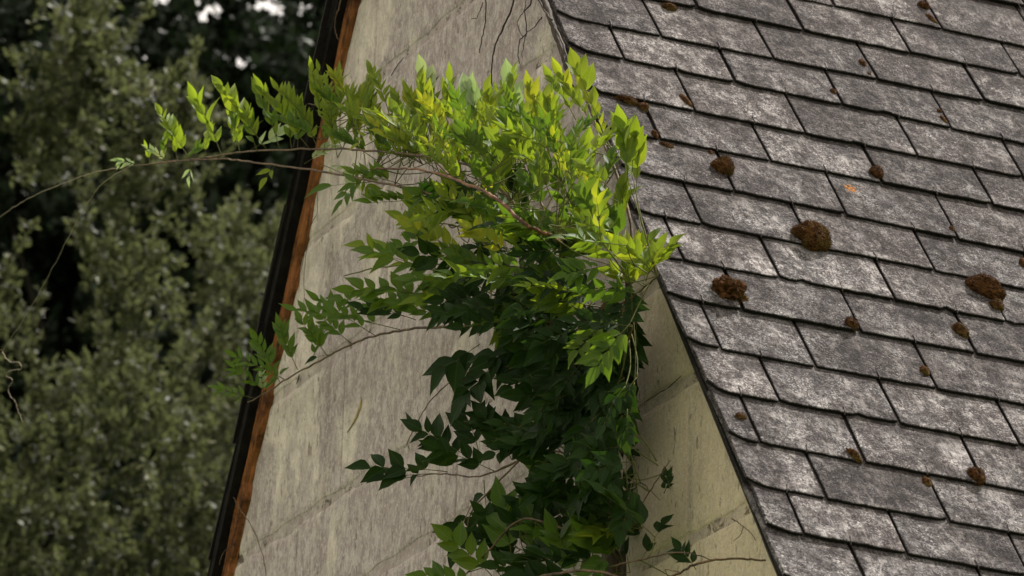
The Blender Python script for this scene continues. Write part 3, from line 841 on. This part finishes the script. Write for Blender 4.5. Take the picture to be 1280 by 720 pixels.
# the long arm reaching left: upright young fronds, one after another
for (px, py, ix, iy, L, pr_, ll, mt_, tt, up) in (
    (238, 200, -.55, 1, .20, 6, .070, 'young', .25, .75), (222, 202, -.1, 1, .13, 5, .060, 'young', .5, .7), (205, 203, .1, .8, .09, 4, .050, 'mid', .8, .7),
    (278, 197, -.30, 1, .23, 5, .095, 'young', .30, .7), (290, 194, .15, .9, .17, 5, .075, 'mid', .9, .6), (300, 192, -.1, 1, .15, 5, .07, 'young', .5, .6),
    (335, 189, -.65, 1, .27, 6, .092, 'young', .2, .75), (350, 188, -.2, 1, .21, 5, .085, 'mid', .9, .8), (322, 190, -.2, .8, .13, 4, .070, 'mid', .6, .6),
    (388, 187, -.75, 1, .26, 7, .085, 'young', .35, .8), (398, 187, -.3, .9, .17, 6, .075, 'young', .1, .75), (365, 188, -.1, 1, .16, 5, .07, 'mid', .9, .7),
    (405, 187, .2, .8, .14, 5, .065, 'mid', .8, .7), (310, 190, .6, .35, .17, 4, .075, 'silver', .4, .2), (372, 187, .1, .6, .12, 4, .06, 'mid', .5, .5),
    (255, 198, .2, .7, .11, 4, .055, 'young', .4, .6), (345, 205, -.1, -.35, .06, 1, .07, 'young', .5, 0), (240, 204, 0, -.6, .05, 1, .05, 'silver', .5, 0),
    (212, 203, -.6, .5, .10, 7, .028, 'silver', .5, .2), (175, 207, -.9, .35, .085, 6, .036, 'silver', .3, -.25), (188, 206, -.1, .9, .06, 1, .045, 'young', .3, .6),
    (428, 187, -.2, .7, .13, 5, .06, 'mid', .8, .6), (380, 205, .55, .3, .12, 5, .055, 'silver', .5, .1), (230, 203, .5, .5, .09, 4, .05, 'mid', .5, .4)):
    F1(px, py, .285+jit(.03), ix, iy, .12, L, pr_, ll, up=up, droop=.22, mat=mt_, spread=.5, wr=.185, tint=tt)
# dark leaflets hanging below the arm on the plaster
F1(470, 227, .35, -.85, -.1, 0, .14, 1, .105, up=-.05, droop=.2, mat='mid', spread=.55, wr=.17, tint=.1)
F1(455, 222, .34, -.5, -.55, 0, .10, 2, .075, up=0, droop=.2, mat='mid', spread=.6, tint=.2)
# group at the top of the barge board
for px, py, ix, iy, L, mt_ in ((392, 160, -.55, .8, .17, 'young'), (405, 165, -.1, 1, .20, 'young'), (425, 165, .1, 1, .19, 'young'), (440, 160, .35, .9, .17, 'young'),
    (400, 175, -.7, .45, .16, 'mid'), (430, 180, .3, .6, .15, 'mid'), (450, 185, -.1, .9, .16, 'young'), (475, 190, .0, 1, .15, 'young'), (415, 150, -.2, 1, .13, 'young'),
    (470, 200, -.6, .5, .15, 'mid'), (500, 195, .0, 1, .16, 'young'), (455, 165, .2, .9, .12, 'young'), (490, 205, -.3, .8, .14, 'mid')):
    F1(px, py, random.uniform(.28, .36), ix, iy, .15, L*1.05, 7, .062, up=.8, droop=.15, mat=mt_, spread=.5, tint=random.uniform(.1, .6), frm=min(T['B8'], key=lambda q: (q-at(px, py, .44)).length))
F1(412, 118, .3, -.3, 1, .1, .09, 1, .05, up=.6, droop=.1, mat='young', spread=.5, tint=.3)
F1(400, 205, .31, .6, -.2, .1, .13, 5, .055, up=.1, droop=.4, mat='silver', spread=.6)
F1(440, 205, .33, .4, -.4, .1, .12, 5, .055, up=.0, droop=.4, mat='mid', spread=.6)

# fields of leaves: (polygon, count, outward range, colours, length, pairs, leaflet, up, direction)
def inside(x, y, poly):
    c = False; n = len(poly)
    for i in range(n):
        x1, y1 = poly[i]; x2, y2 = poly[(i+1) % n]
        if (y1 > y) != (y2 > y) and x < (x2-x1)*(y-y1)/(y2-y1)+x1: c = not c
    return c
allb = [q for k in T for q in T[k]]+tp[24:]+tp2[24:]
def field(poly, n, o, mats, L, pairs, ll, up, dx, dy, out=.3, droop=.25, wr=.165, nr=.4, spread=.65, nn=None):
    xs = [q[0] for q in poly]; ys = [q[1] for q in poly]; k = 0
    while k < n:
        x = random.uniform(min(xs), max(xs)); y = random.uniform(min(ys), max(ys))
        if not inside(x, y, poly): continue
        k += 1
        b = at(x, y, random.uniform(*o))
        near = random.choice(sorted(allb, key=lambda q: (q-b).length)[:14])
        if (near-b).length > .22: near = b.lerp(near, .22/(near-b).length)
        mt_ = random.choice(mats)
        gx, gy = random.gauss(dx, .4), random.gauss(dy, .3)
        if x > 745 and y > 375: gx = -abs(gx)*.6+.05; gy -= .35
        frond(b, dirv(gx, gy, out+jit(.3)), nn() if nn else nrm(r=nr), random.uniform(*L), random.randint(*pairs), random.uniform(*ll),
              up=up+jit(.2), droop=droop+jit(.15), mat=mt_, wr=wr, spread=spread, frm=near)
Y, G, K_, SV = 'young', 'mid', 'dark', 'silver'
field([(400, 165), (430, 115), (480, 130), (560, 150), (560, 210), (480, 215), (420, 200)], 26, (.27, .38), [Y, Y, G], (.09, .17), (5, 7), (.04, .066), .75, -.1, .9)
field([(490, 215), (500, 170), (560, 140), (640, 160), (700, 170), (760, 200), (765, 260), (700, 270), (600, 245)], 62, (.26, .46), [Y, Y, G, Y, G], (.10, .19), (5, 7), (0.040, 0.069), .7, -.1, .9)
field([(560, 190), (640, 170), (720, 190), (780, 240), (770, 300), (700, 300), (620, 260)], 23, (.22, .46), [Y, G, G], (.08, .14), (3, 4), (0.062, 0.088), .6, -.1, .8, wr=.22)
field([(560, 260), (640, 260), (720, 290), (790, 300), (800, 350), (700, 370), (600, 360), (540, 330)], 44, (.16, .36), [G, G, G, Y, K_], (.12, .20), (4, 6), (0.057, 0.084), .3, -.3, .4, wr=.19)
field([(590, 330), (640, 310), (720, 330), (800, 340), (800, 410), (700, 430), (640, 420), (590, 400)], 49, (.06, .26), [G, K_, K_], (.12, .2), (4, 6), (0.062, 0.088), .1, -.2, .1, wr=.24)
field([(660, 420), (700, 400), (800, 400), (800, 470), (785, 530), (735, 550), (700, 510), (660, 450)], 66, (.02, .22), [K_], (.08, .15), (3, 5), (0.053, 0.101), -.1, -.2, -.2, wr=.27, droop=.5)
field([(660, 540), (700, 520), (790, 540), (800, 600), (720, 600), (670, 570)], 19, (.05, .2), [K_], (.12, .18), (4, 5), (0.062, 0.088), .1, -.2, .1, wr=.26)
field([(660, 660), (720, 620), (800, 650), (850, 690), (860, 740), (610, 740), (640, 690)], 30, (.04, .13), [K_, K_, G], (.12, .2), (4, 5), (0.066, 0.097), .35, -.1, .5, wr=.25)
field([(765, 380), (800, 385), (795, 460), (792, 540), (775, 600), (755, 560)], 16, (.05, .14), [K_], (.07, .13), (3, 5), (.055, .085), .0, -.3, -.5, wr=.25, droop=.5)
# upright young tips over the top of the mass
for px, py, ix, iy, L, ll, mt_ in ((545, 165, -.1, 1, .17, .075, Y), (540, 130, -.1, 1, .10, .085, SV), (560, 160, .1, 1, .15, .075, Y), (600, 155, -.2, 1, .10, .090, SV), (610, 175, .1, 1, .15, .075, Y),
    (650, 150, -.1, 1, .12, .090, SV), (655, 200, -.4, .9, .13, .10, Y), (600, 185, 0, 1, .14, .075, Y), (575, 165, .2, 1, .12, .06, Y), (540, 190, -.5, .9, .17, .075, Y), (515, 180, -.2, 1, .15, .07, Y),
    (720, 150, -.35, 1, .15, .070, Y), (745, 160, -.5, 1, .19, .078, Y), (748, 150, -.25, 1, .17, .080, Y), (760, 190, -.1, 1, .14, .06, Y), (785, 225, .1, 1, .15, .09, Y), (795, 240, .25, .9, .13, .1, Y), (790, 215, .2, 1, .1, .08, Y),
    (755, 270, -.3, .8, .16, .10, Y), (740, 250, .1, .9, .15, .09, Y), (710, 230, -.1, .9, .16, .08, Y), (690, 250, -.2, .9, .15, .09, Y), (770, 290, .3, .6, .12, .085, Y),
    (500, 230, -.6, .2, .14, .07, G), (520, 250, -.7, -.1, .14, .07, G), (690, 185, .1, 1, .14, .075, Y), (675, 165, 0, 1, .14, .07, Y)):
    F1(px, py, random.uniform(.28, .42) if px < 700 else random.uniform(.09, .2), ix, iy, .2, L, 5 if ll < .08 else 3, ll, up=.7, droop=.1, mat=mt_, spread=.45, wr=.2 if ll < .08 else .26,
       tint=random.uniform(.2, .8), frm=min(allb, key=lambda q: (q-at(px, py, .3)).length) if px > 700 else None)
# bright yellow-green cluster on the verge
for k in range(9):
    F1(random.uniform(785, 822), random.uniform(335, 358), random.uniform(.12, .18), random.uniform(-.3, .7), random.uniform(.1, .9), .2, .10, 3, .068, up=.4, droop=.1, mat=Y, spread=.6, wr=.25, tint=random.uniform(.5, 1))
for k in range(6):
    F1(random.uniform(735, 790), random.uniform(290, 340), random.uniform(.14, .22), random.uniform(-.6, .3), random.uniform(.1, .9), .3, .12, 3, .085, up=.3, droop=.1, mat=random.choice([Y, G]), spread=.6, wr=.28, tint=.3)
# spray over the plaster, mid left
for px, py, o, ix, iy, L, pr_, ll, mt_ in ((560, 345, .22, -.9, .35, .24, 5, .09, G), (540, 370, .20, -1, .12, .24, 5, .09, G), (525, 340, .22, -.8, .5, .19, 4, .085, Y), (590, 330, .24, -.7, .6, .22, 5, .085, Y),
    (560, 310, .25, -.6, .6, .17, 4, .075, Y), (540, 385, .18, -.9, .2, .17, 4, .075, G), (600, 370, .22, -.8, .3, .2, 5, .085, G), (620, 300, .26, -.6, .7, .2, 5, .08, Y), (545, 290, .26, -.5, .8, .11, 3, .08, Y), (580, 285, .26, -.1, .9, .12, 3, .085, Y),
    (520, 400, .15, -.9, .35, .17, 4, .07, K_), (505, 395, .15, -.95, .35, .20, 5, .075, G), (560, 400, .17, -.6, .3, .15, 4, .07, G)):
    F1(px, py, o, ix, iy, .15, L, pr_, ll, up=.25, droop=.2, mat=mt_, spread=.6, wr=.23, tint=random.uniform(.2, .6))
# lower shoot with comb-like leaves
F1(500, 412, .135, -1, .22, 0, .34, 6, .075, up=.35, droop=.0, mat=G, spread=.55, wr=.17, tint=.1)
F1(470, 420, .13, -.9, .55, 0, .22, 6, .072, up=.35, droop=.05, mat=G, spread=.55, wr=.19, tint=.3)
F1(440, 430, .12, -.75, .6, 0, .17, 5, .068, up=.35, droop=.05, mat=G, spread=.55, wr=.19, tint=.2)
F1(410, 446, .11, -.6, .8, 0, .15, 5, .068, up=.35, droop=.05, mat=G, spread=.55, wr=.19, tint=.35)
F1(350, 478, .10, -.4, .8, 0, .17, 5, .070, up=.3, droop=.05, mat=G, spread=.55, wr=.19, tint=.2)
F1(318, 498, .10, -.9, .25, 0, .12, 4, .060, up=.2, droop=.05, mat=G, spread=.55, wr=.18, tint=.5)
F1(372, 462, .10, -.35, .7, 0, .16, 5, .068, up=.5, droop=.0, mat=G, spread=.55, wr=.19, tint=.15)
F1(390, 452, .10, .10, .45, 0, .10, 3, .06, up=.5, droop=.0, mat=G, spread=.55, wr=.19, tint=.1)
F1(355, 474, .10, -.8, .45, 0, .18, 5, .062, up=.1, droop=.1, mat=G, spread=.5, wr=.18, tint=.2)
F1(333, 490, .10, -.8, .6, 0, .14, 5, .060, up=.15, droop=.1, mat=G, spread=.5, wr=.16, tint=.4)
F1(325, 494, .10, .5, .6, 0, .10, 3, .05, up=.2, droop=.1, mat=G, spread=.5, wr=.2, tint=.3)
F1(330, 494, .10, -.1, .7, 0, .08, 3, .04, up=.3, droop=.1, mat=SV, spread=.5, wr=.2, tint=.1)
F1(415, 443, .11, -.9, -.1, 0, .05, 0, .055, up=.0, droop=.1, mat=K_, spread=.5, wr=.2, tint=.3)
# big dark leaves by themselves
F1(600, 430, .2, -.6, -.45, 0, .12, 2, .115, up=-.2, droop=.2, mat=K_, spread=.6, wr=.28)
F1(620, 450, .2, -.5, -.7, 0, .15, 3, .11, up=-.2, droop=.2, mat=K_, spread=.6, wr=.27)
F1(522, 545, .14, -.3, .6, 0, .02, 0, .085, up=.1, droop=.1, mat=K_, wr=.12)
# shoot to the left lower down
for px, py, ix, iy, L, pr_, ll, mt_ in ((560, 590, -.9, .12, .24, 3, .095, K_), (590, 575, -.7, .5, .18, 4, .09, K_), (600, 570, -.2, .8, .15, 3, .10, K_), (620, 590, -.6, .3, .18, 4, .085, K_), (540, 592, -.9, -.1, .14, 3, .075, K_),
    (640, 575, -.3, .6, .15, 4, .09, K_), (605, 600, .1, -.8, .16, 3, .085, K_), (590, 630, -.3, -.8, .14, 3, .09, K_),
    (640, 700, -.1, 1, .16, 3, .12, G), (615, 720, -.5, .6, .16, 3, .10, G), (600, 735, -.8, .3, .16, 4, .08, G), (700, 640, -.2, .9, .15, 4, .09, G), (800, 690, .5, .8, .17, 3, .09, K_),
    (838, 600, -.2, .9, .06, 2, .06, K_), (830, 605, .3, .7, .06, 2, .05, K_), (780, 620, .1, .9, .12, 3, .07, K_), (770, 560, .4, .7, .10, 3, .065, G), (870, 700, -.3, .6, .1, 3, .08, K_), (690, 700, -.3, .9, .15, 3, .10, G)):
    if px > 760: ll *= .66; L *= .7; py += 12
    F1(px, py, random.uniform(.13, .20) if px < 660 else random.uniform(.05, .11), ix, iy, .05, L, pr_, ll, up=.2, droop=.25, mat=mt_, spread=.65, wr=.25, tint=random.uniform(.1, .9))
print('fronds', len(leaves))
# the 300 that show largest are leaves of their own
leaves.sort(key=lambda a: -len(a[0].V)*(1+.3*(a[2]-A).dot(-S)))
rest = leaves[298:]
for M, mt_, b in leaves[:298]: M.build('leaf', [MT[mt_], MT['shoot']], plant, b)
if rest:
    mats = ['young', 'mid', 'dark', 'silver']
    J = LeafMesh()
    for M, mt_, b in rest:
        k = len(J.V); J.V += M.V; J.UV += M.UV; J.T += M.T
        J.F += [tuple(i+k for i in f) for f in M.F]; J.MI += [mats.index(mt_) if q == 0 else 4 for q in M.MI]
    ob = J.build('foliage', [MT[q] for q in mats]+[MT['shoot']], plant, rest[0][2]); ob['kind'] = 'stuff'

# ------------------------------------------------------------------ dry vines on the wall and verges
def vine(label, paths, mat='stemdk', rough=.3):
    V, F = [], []
    for pts, r0, r1 in paths:
        path = smooth_path([at(*q) for q in pts], 6)
        path = [q+Vector((jit(.0015), jit(.0015), jit(.0015))) for q in path]
        tube(path, r0, r1, 6, rough, V, F)
    o = newobj('dry_vine', V, F, MT[mat], smooth=True, origin=V[0]); tag(o, label, 'dry vine', 'dry vine stems on the gable')
vine('dark bare vine stem twisting along the near verge above the leaves', [([(664, -60, .02), (672, -20, .02), (684, 10, .025), (693, 38, .025), (702, 62, .02), (709, 88, .02), (716, 115, .02)], .0125, .008),
     ([(690, 30, .02), (700, 45, .03), (708, 70, .035), (713, 100, .03)], .004, .003), ([(668, -30, .03), (676, 5, .04), (690, 25, .035)], .004, .003)])
vine('long dark root hanging in a curve on the upper plaster', [([(645, -40, -.02), (641, 5, -.02), (630, 32, -.02), (618, 60, -.02), (614, 90, -.018), (615, 112, -.02), (618, 126, -.022)], .0036, .0018)])
vine('short thin dark root left of the long curved one', [([(602, -30, -.02), (607, 5, -.02), (606, 30, -.018), (602, 50, -.02), (599, 66, -.024)], .0028, .0014), ([(604, 3, -.02), (598, 18, -.018), (595, 23, -.02), (589, 23, -.02)], .0016, .0012)])
vine('tangled net of fine dark roots near the verge above the leaves', [([(668, -20, -.02), (663, 6, -.015), (656, 14, -.015), (658, 40, -.01), (650, 50, -.015), (648, 66, -.015), (649, 80, -.02)], .0024, .0014),
     ([(656, 12, -.015), (647, 28, -.01), (651, 42, -.01), (656, 46, -.01)], .0014, .001), ([(677, 22, 0), (668, 34, -.005), (659, 40, -.01)], .002, .0012), ([(658, 42, -.01), (655, 55, -.01), (652, 72, -.02)], .0016, .001), ([(660, -20, -.02), (657, 5, -.02), (655, 13, -.02)], .0016, .0012)])
vine('thin pale vine strands running along the reddish barge board', [([(428, -30, .02), (425, 5, .03), (420, 20, .03), (419, 38, .03), (423, 50, .02)], .003, .002), ([(396, 225, .0), (390, 250, .01), (384, 290, 0), (378, 330, -.01), (372, 350, -.01)], .0016, .001),
     ([(397, 235, -.01), (396, 265, -.02), (388, 285, -.02), (383, 315, -.02), (380, 350, -.025), (380, 385, -.022), (376, 400, -.022)], .0013, .0008)], 'stem')
vine('thin curved twig hanging off the lower end of the barge board', [([(292, 622, .02), (300, 636, .01), (313, 655, -.01), (322, 675, -.01), (330, 700, -.01), (334, 730, -.01)], .0018, .0012), ([(274, 706, .02), (280, 690, .02), (292, 680, 0), (296, 672, -.02)], .002, .0015)], 'stem')
vine('thin brown twig rising on the plaster below the lower shoot', [([(590, 462, .05), (560, 480, .02), (535, 505, -.01), (518, 535, -.015), (510, 552, -.02), (506, 560, -.02)], .0022, .0013)], 'stem')
vine('fine bare twigs branching on the ochre plaster right of the lower leaves', [([(770, 620, .03), (785, 612, .0), (800, 604, -.01), (812, 612, -.015), (825, 625, -.015)], .0022, .001), ([(785, 612, 0), (790, 590, -.01), (793, 570, -.015)], .002, .001), ([(795, 606, -.01), (792, 625, -.01), (790, 640, -.02)], .0015, .001)], 'stem')
vine('pale bare branch crossing in front of the leaves at the lower frame edge', [([(640, 730, .24), (680, 720, .26), (720, 714, .26), (745, 714, .25), (790, 724, .22), (840, 720, .18), (868, 706, .14), (900, 699, .09), (935, 699, .04), (957, 701, .0)], .0042, .003), ([(850, 716, .16), (832, 712, .16), (838, 724, .15)], .002, .001)], 'stem')
vine('small forked dry twig at the lower near verge', [([(914, 648, .0), (925, 655, .01), (937, 665, .01), (944, 675, .0)], .0018, .0012), ([(929, 658, .01), (926, 668, .01), (917, 676, .01)], .0013, .0008)], 'stem')

# ------------------------------------------------------------------ trees behind
def tree_leaf_mat(name, a, b, tr, f):
    M = Mat(name)
    pos = M.n('ShaderNodeNewGeometry')
    r = pos.outputs['Random Per Island']
    c = M.mix(M.math('POWER', r, 1.8), a, b)
    b_ = M.n('ShaderNodeBsdfPrincipled', {'Base Color': c, 'Roughness': .6, 'Specular IOR Level': .25})
    tl = M.n('ShaderNodeBsdfTranslucent', {'Color': tr})
    mx = M.n('ShaderNodeMixShader', {0: f}); M.t.links.new(b_.outputs[0], mx.inputs[1]); M.t.links.new(tl.outputs[0], mx.inputs[2])
    M.set(M.out.inputs[0], mx); return M.m
MT['olive'] = tree_leaf_mat('olive_leaf', (.010, .014, .005), (.155, .163, .085), (.14, .16, .06), .28)
MT['darkleaf'] = tree_leaf_mat('dark_tree_leaf', (.007, .013, .006), (.015, .028, .011), (.015, .03, .008), .10)
def crown(ells, nclump, per, leaf, aspect, mat, parent, center, shell=.45, gaps=(), csz=.35, upb=.6, extra=()):
    vols = np.array([e[3]*e[4]*e[5] for e in ells]); pr_ = vols/vols.sum()
    C = []
    cnt = (nclump*pr_).astype(int)
    for e, c in zip(ells, cnt):
        d = rng.normal(size=(c, 3)); d /= np.linalg.norm(d, axis=1)[:, None]
        r = rng.uniform(shell**3, 1, size=(c, 1))**(1/3)
        r *= 1+.10*rng.normal(size=(c, 1))
        C.append(np.array(e[:3])+d*r*np.array(e[3:6]))
    C = np.vstack(C+([np.array(extra)] if len(extra) else []))
    # shoots: every clump has a few twigs, leaves sit along them
    ns = 7; nl = per//ns
    cc = np.repeat(C, ns, axis=0)
    out = cc-np.array(center); out /= np.linalg.norm(out, axis=1)[:, None]+1e-6
    sd = out*.5+rng.normal(size=cc.shape)*.55+np.array([0, 0, upb]); sd /= np.linalg.norm(sd, axis=1)[:, None]
    L = rng.uniform(.5, 1.3, size=(len(cc), 1))*csz
    root = cc+rng.normal(size=cc.shape)*csz*.38
    t = rng.uniform(0, 1, size=(len(cc), nl, 1))
    pos = root[:, None, :]+sd[:, None, :]*L[:, None, :]*t+rng.normal(size=(len(cc), nl, 3))*.02
    ld = sd[:, None, :]*.7+rng.normal(size=pos.shape)*.6
    pos = pos.reshape(-1, 3); ld = ld.reshape(-1, 3); ld /= np.linalg.norm(ld, axis=1)[:, None]
    for (gx, gy, gz, rx, ry, rz) in gaps:
        k0 = np.array([gx, gy, gz])-np.array(CAM); k0 = k0/np.linalg.norm(k0); q = pos-np.array([gx, gy, gz]); q = q-np.outer(q@k0, k0)
        k = (q[:, 0]/rx)**2+(q[:, 2]/rz)**2 > rng.uniform(.6, 1.4, size=len(pos)); pos = pos[k]; ld = ld[k]
    n = len(pos)
    sz = leaf*rng.uniform(.6, 1.25, size=(n, 1))
    a = np.cross(ld, rng.normal(size=(n, 3))); a /= np.linalg.norm(a, axis=1)[:, None]
    nn = np.cross(ld, a)
    v = np.empty((n, 4, 3))
    v[:, 0] = pos; v[:, 1] = pos+ld*sz*.5+a*sz*aspect+nn*sz*.08; v[:, 2] = pos+ld*sz; v[:, 3] = pos+ld*sz*.5-a*sz*aspect+nn*sz*.08
    me = bpy.data.meshes.new('crown'); me.vertices.add(n*4); me.vertices.foreach_set('co', v.ravel())
    me.loops.add(n*4); me.loops.foreach_set('vertex_index', np.arange(n*4, dtype=np.int32))
    me.polygons.add(n); me.polygons.foreach_set('loop_start', np.arange(0, n*4, 4, dtype=np.int32)); me.polygons.foreach_set('loop_total', np.full(n, 4, dtype=np.int32))
    me.update(calc_edges=True); me.materials.append(mat)
    ob = bpy.data.objects.new('crown', me); col.objects.link(ob); put(ob, Matrix.Identity(4), parent)
    ob['kind'] = 'stuff'
    return ob, C
def wood(parent, base, top, C, r, nlimb=16):
    b = Vector(base); t = Vector(top)
    path = smooth_path([b, b.lerp(t, .3)+Vector((jit(.3), jit(.3), 0)), b.lerp(t, .65)+Vector((jit(.4), jit(.4), 0)), t], 6)
    V, F = tube(path, r, r*.25, 10, .3); newobj('trunk', V, F, MT['bark'], parent, smooth=True, origin=b)
    V, F = [], []
    idx = rng.choice(len(C), size=nlimb, replace=False)
    for i in idx:
        e = Vector(C[i]); k = random.randint(len(path)//3, len(path)-2); s0 = path[k]
        mdl = s0.lerp(e, .5)+Vector((jit(.3), jit(.3), -.2))
        pp = smooth_path([s0, mdl, e], 6); tube(pp, r*.28, .018, 6, .2, V, F)
        for _ in range(3):
            j = random.randint(4, len(pp)-2); q = pp[j]+Vector((jit(.9), jit(.9), random.uniform(.1, .9)))
            tube(smooth_path([pp[j], pp[j].lerp(q, .5)+Vector((jit(.1), jit(.1), 0)), q], 3), .022, .007, 5, 0, V, F)
    o = newobj('limbs', V, F, MT['bark'], parent, smooth=True, origin=top); return o
def pz(px, py, depth):
    return CAM+ray(px, py)*depth
K = 1.45
o1 = thing('olive_tree', 'grey green small leaved tree filling the left side behind the house', 'tree', (-6.1, 38.5, 0))
c1 = pz(-95, 150, 27*K); c2 = pz(270, 505, 28*K); c3 = pz(60, 640, 26.5*K)
ex = []
for (a, b, nn_) in (((165, 260), (235, 130), 5), ((70, 200), (110, 30), 10), ((140, 560), (160, 280), 6)):
    for k in range(nn_):
        q = pz(a[0]+(b[0]-a[0])*k/nn_+jit(6), a[1]+(b[1]-a[1])*k/nn_+jit(6), 26*K+jit(.3)); ex.append(tuple(q))
ells = [(c1.x-1.4*K, c1.y+.5, c1.z+.1, 1.75*K, 2.2*K, 2.3*K), (c2.x-.15, c2.y+.6, c2.z, 1.5*K, 1.8*K, 1.30*K), (c3.x-2*K, c3.y+.8, c3.z-1.6*K, 3.4*K, 3.0*K, 3.1*K), (c2.x+1.0*K, c2.y+1.5, c2.z-2.3*K, 2.4*K, 2.2*K, 1.9*K)]
cr1, C1 = crown(ells, 1000, 420, .088, .24, MT['olive'], o1, (-6.1, 39, 11), .35, csz=.36*K, extra=ex)
wood(o1, (-6.1, 39, 0), (-5.8, 39.2, 14), C1, .32, 26)
DK = 56
o2 = thing('dark_evergreen_tree', 'tall dark green tree in shade, seen between the leafy tree and the gable', 'tree', (-4.5, DK, 0))
c = pz(290, 250, DK)
gaps = []
for (px, py, rx, ry) in ((322, 10, 18, 8), (352, 24, 10, 8), (268, 18, 14, 9), (290, 34, 9, 5), (252, 5, 6, 6), (200, 2, 18, 5), (302, 83, 14, 8), (190, 104, 20, 10), (188, 122, 14, 8), (322, 66, 6, 6), (308, 232, 8, 6), (300, 255, 7, 6), (396, 100, 10, 8), (236, 232, 6, 5), (180, 440, 6, 5)):
    q = pz(px, py, DK); gaps.append((q.x, q.y, q.z, rx*DK/FPX*1.35, 9., ry*DK/FPX*1.35))
cr2, C2 = crown([(c.x, c.y, c.z-.7, 5.9, 2.6, 4.5), (c.x+.7, c.y, c.z-6.3, 6.4, 3.0, 4.9)], 2100, 190, .17, .33, MT['darkleaf'], o2, (c.x, c.y, c.z-2.8), .25, gaps=gaps, csz=.68)
wood(o2, (c.x, c.y, 0), (c.x+.3, c.y, c.z+1), C2, .4, 20)
# more of the same woodland either side, for other viewpoints
for (dx, dy, rz, lab) in ((-13.5, 2, 1.1, 'dark green tree standing behind the leafy tree, beyond the left edge'), (12.5, 4.5, 2.3, 'dark green tree standing behind the slate roof, hidden by the house')):
    t = thing('dark_evergreen_tree', lab, 'tree', (c.x+dx, c.y+dy, 0), None)
    M3 = Matrix.Translation(Vector((c.x+dx, c.y+dy, 0))) @ Matrix.Rotation(rz, 4, 'Z') @ Matrix.Translation(-Vector((c.x, c.y, 0)))
    for ch in [q for q in o2.children]:
        k = ch.copy(); col.objects.link(k); put(k, M3 @ WM[ch], t)
        if ch.get('kind'): k['kind'] = ch['kind']
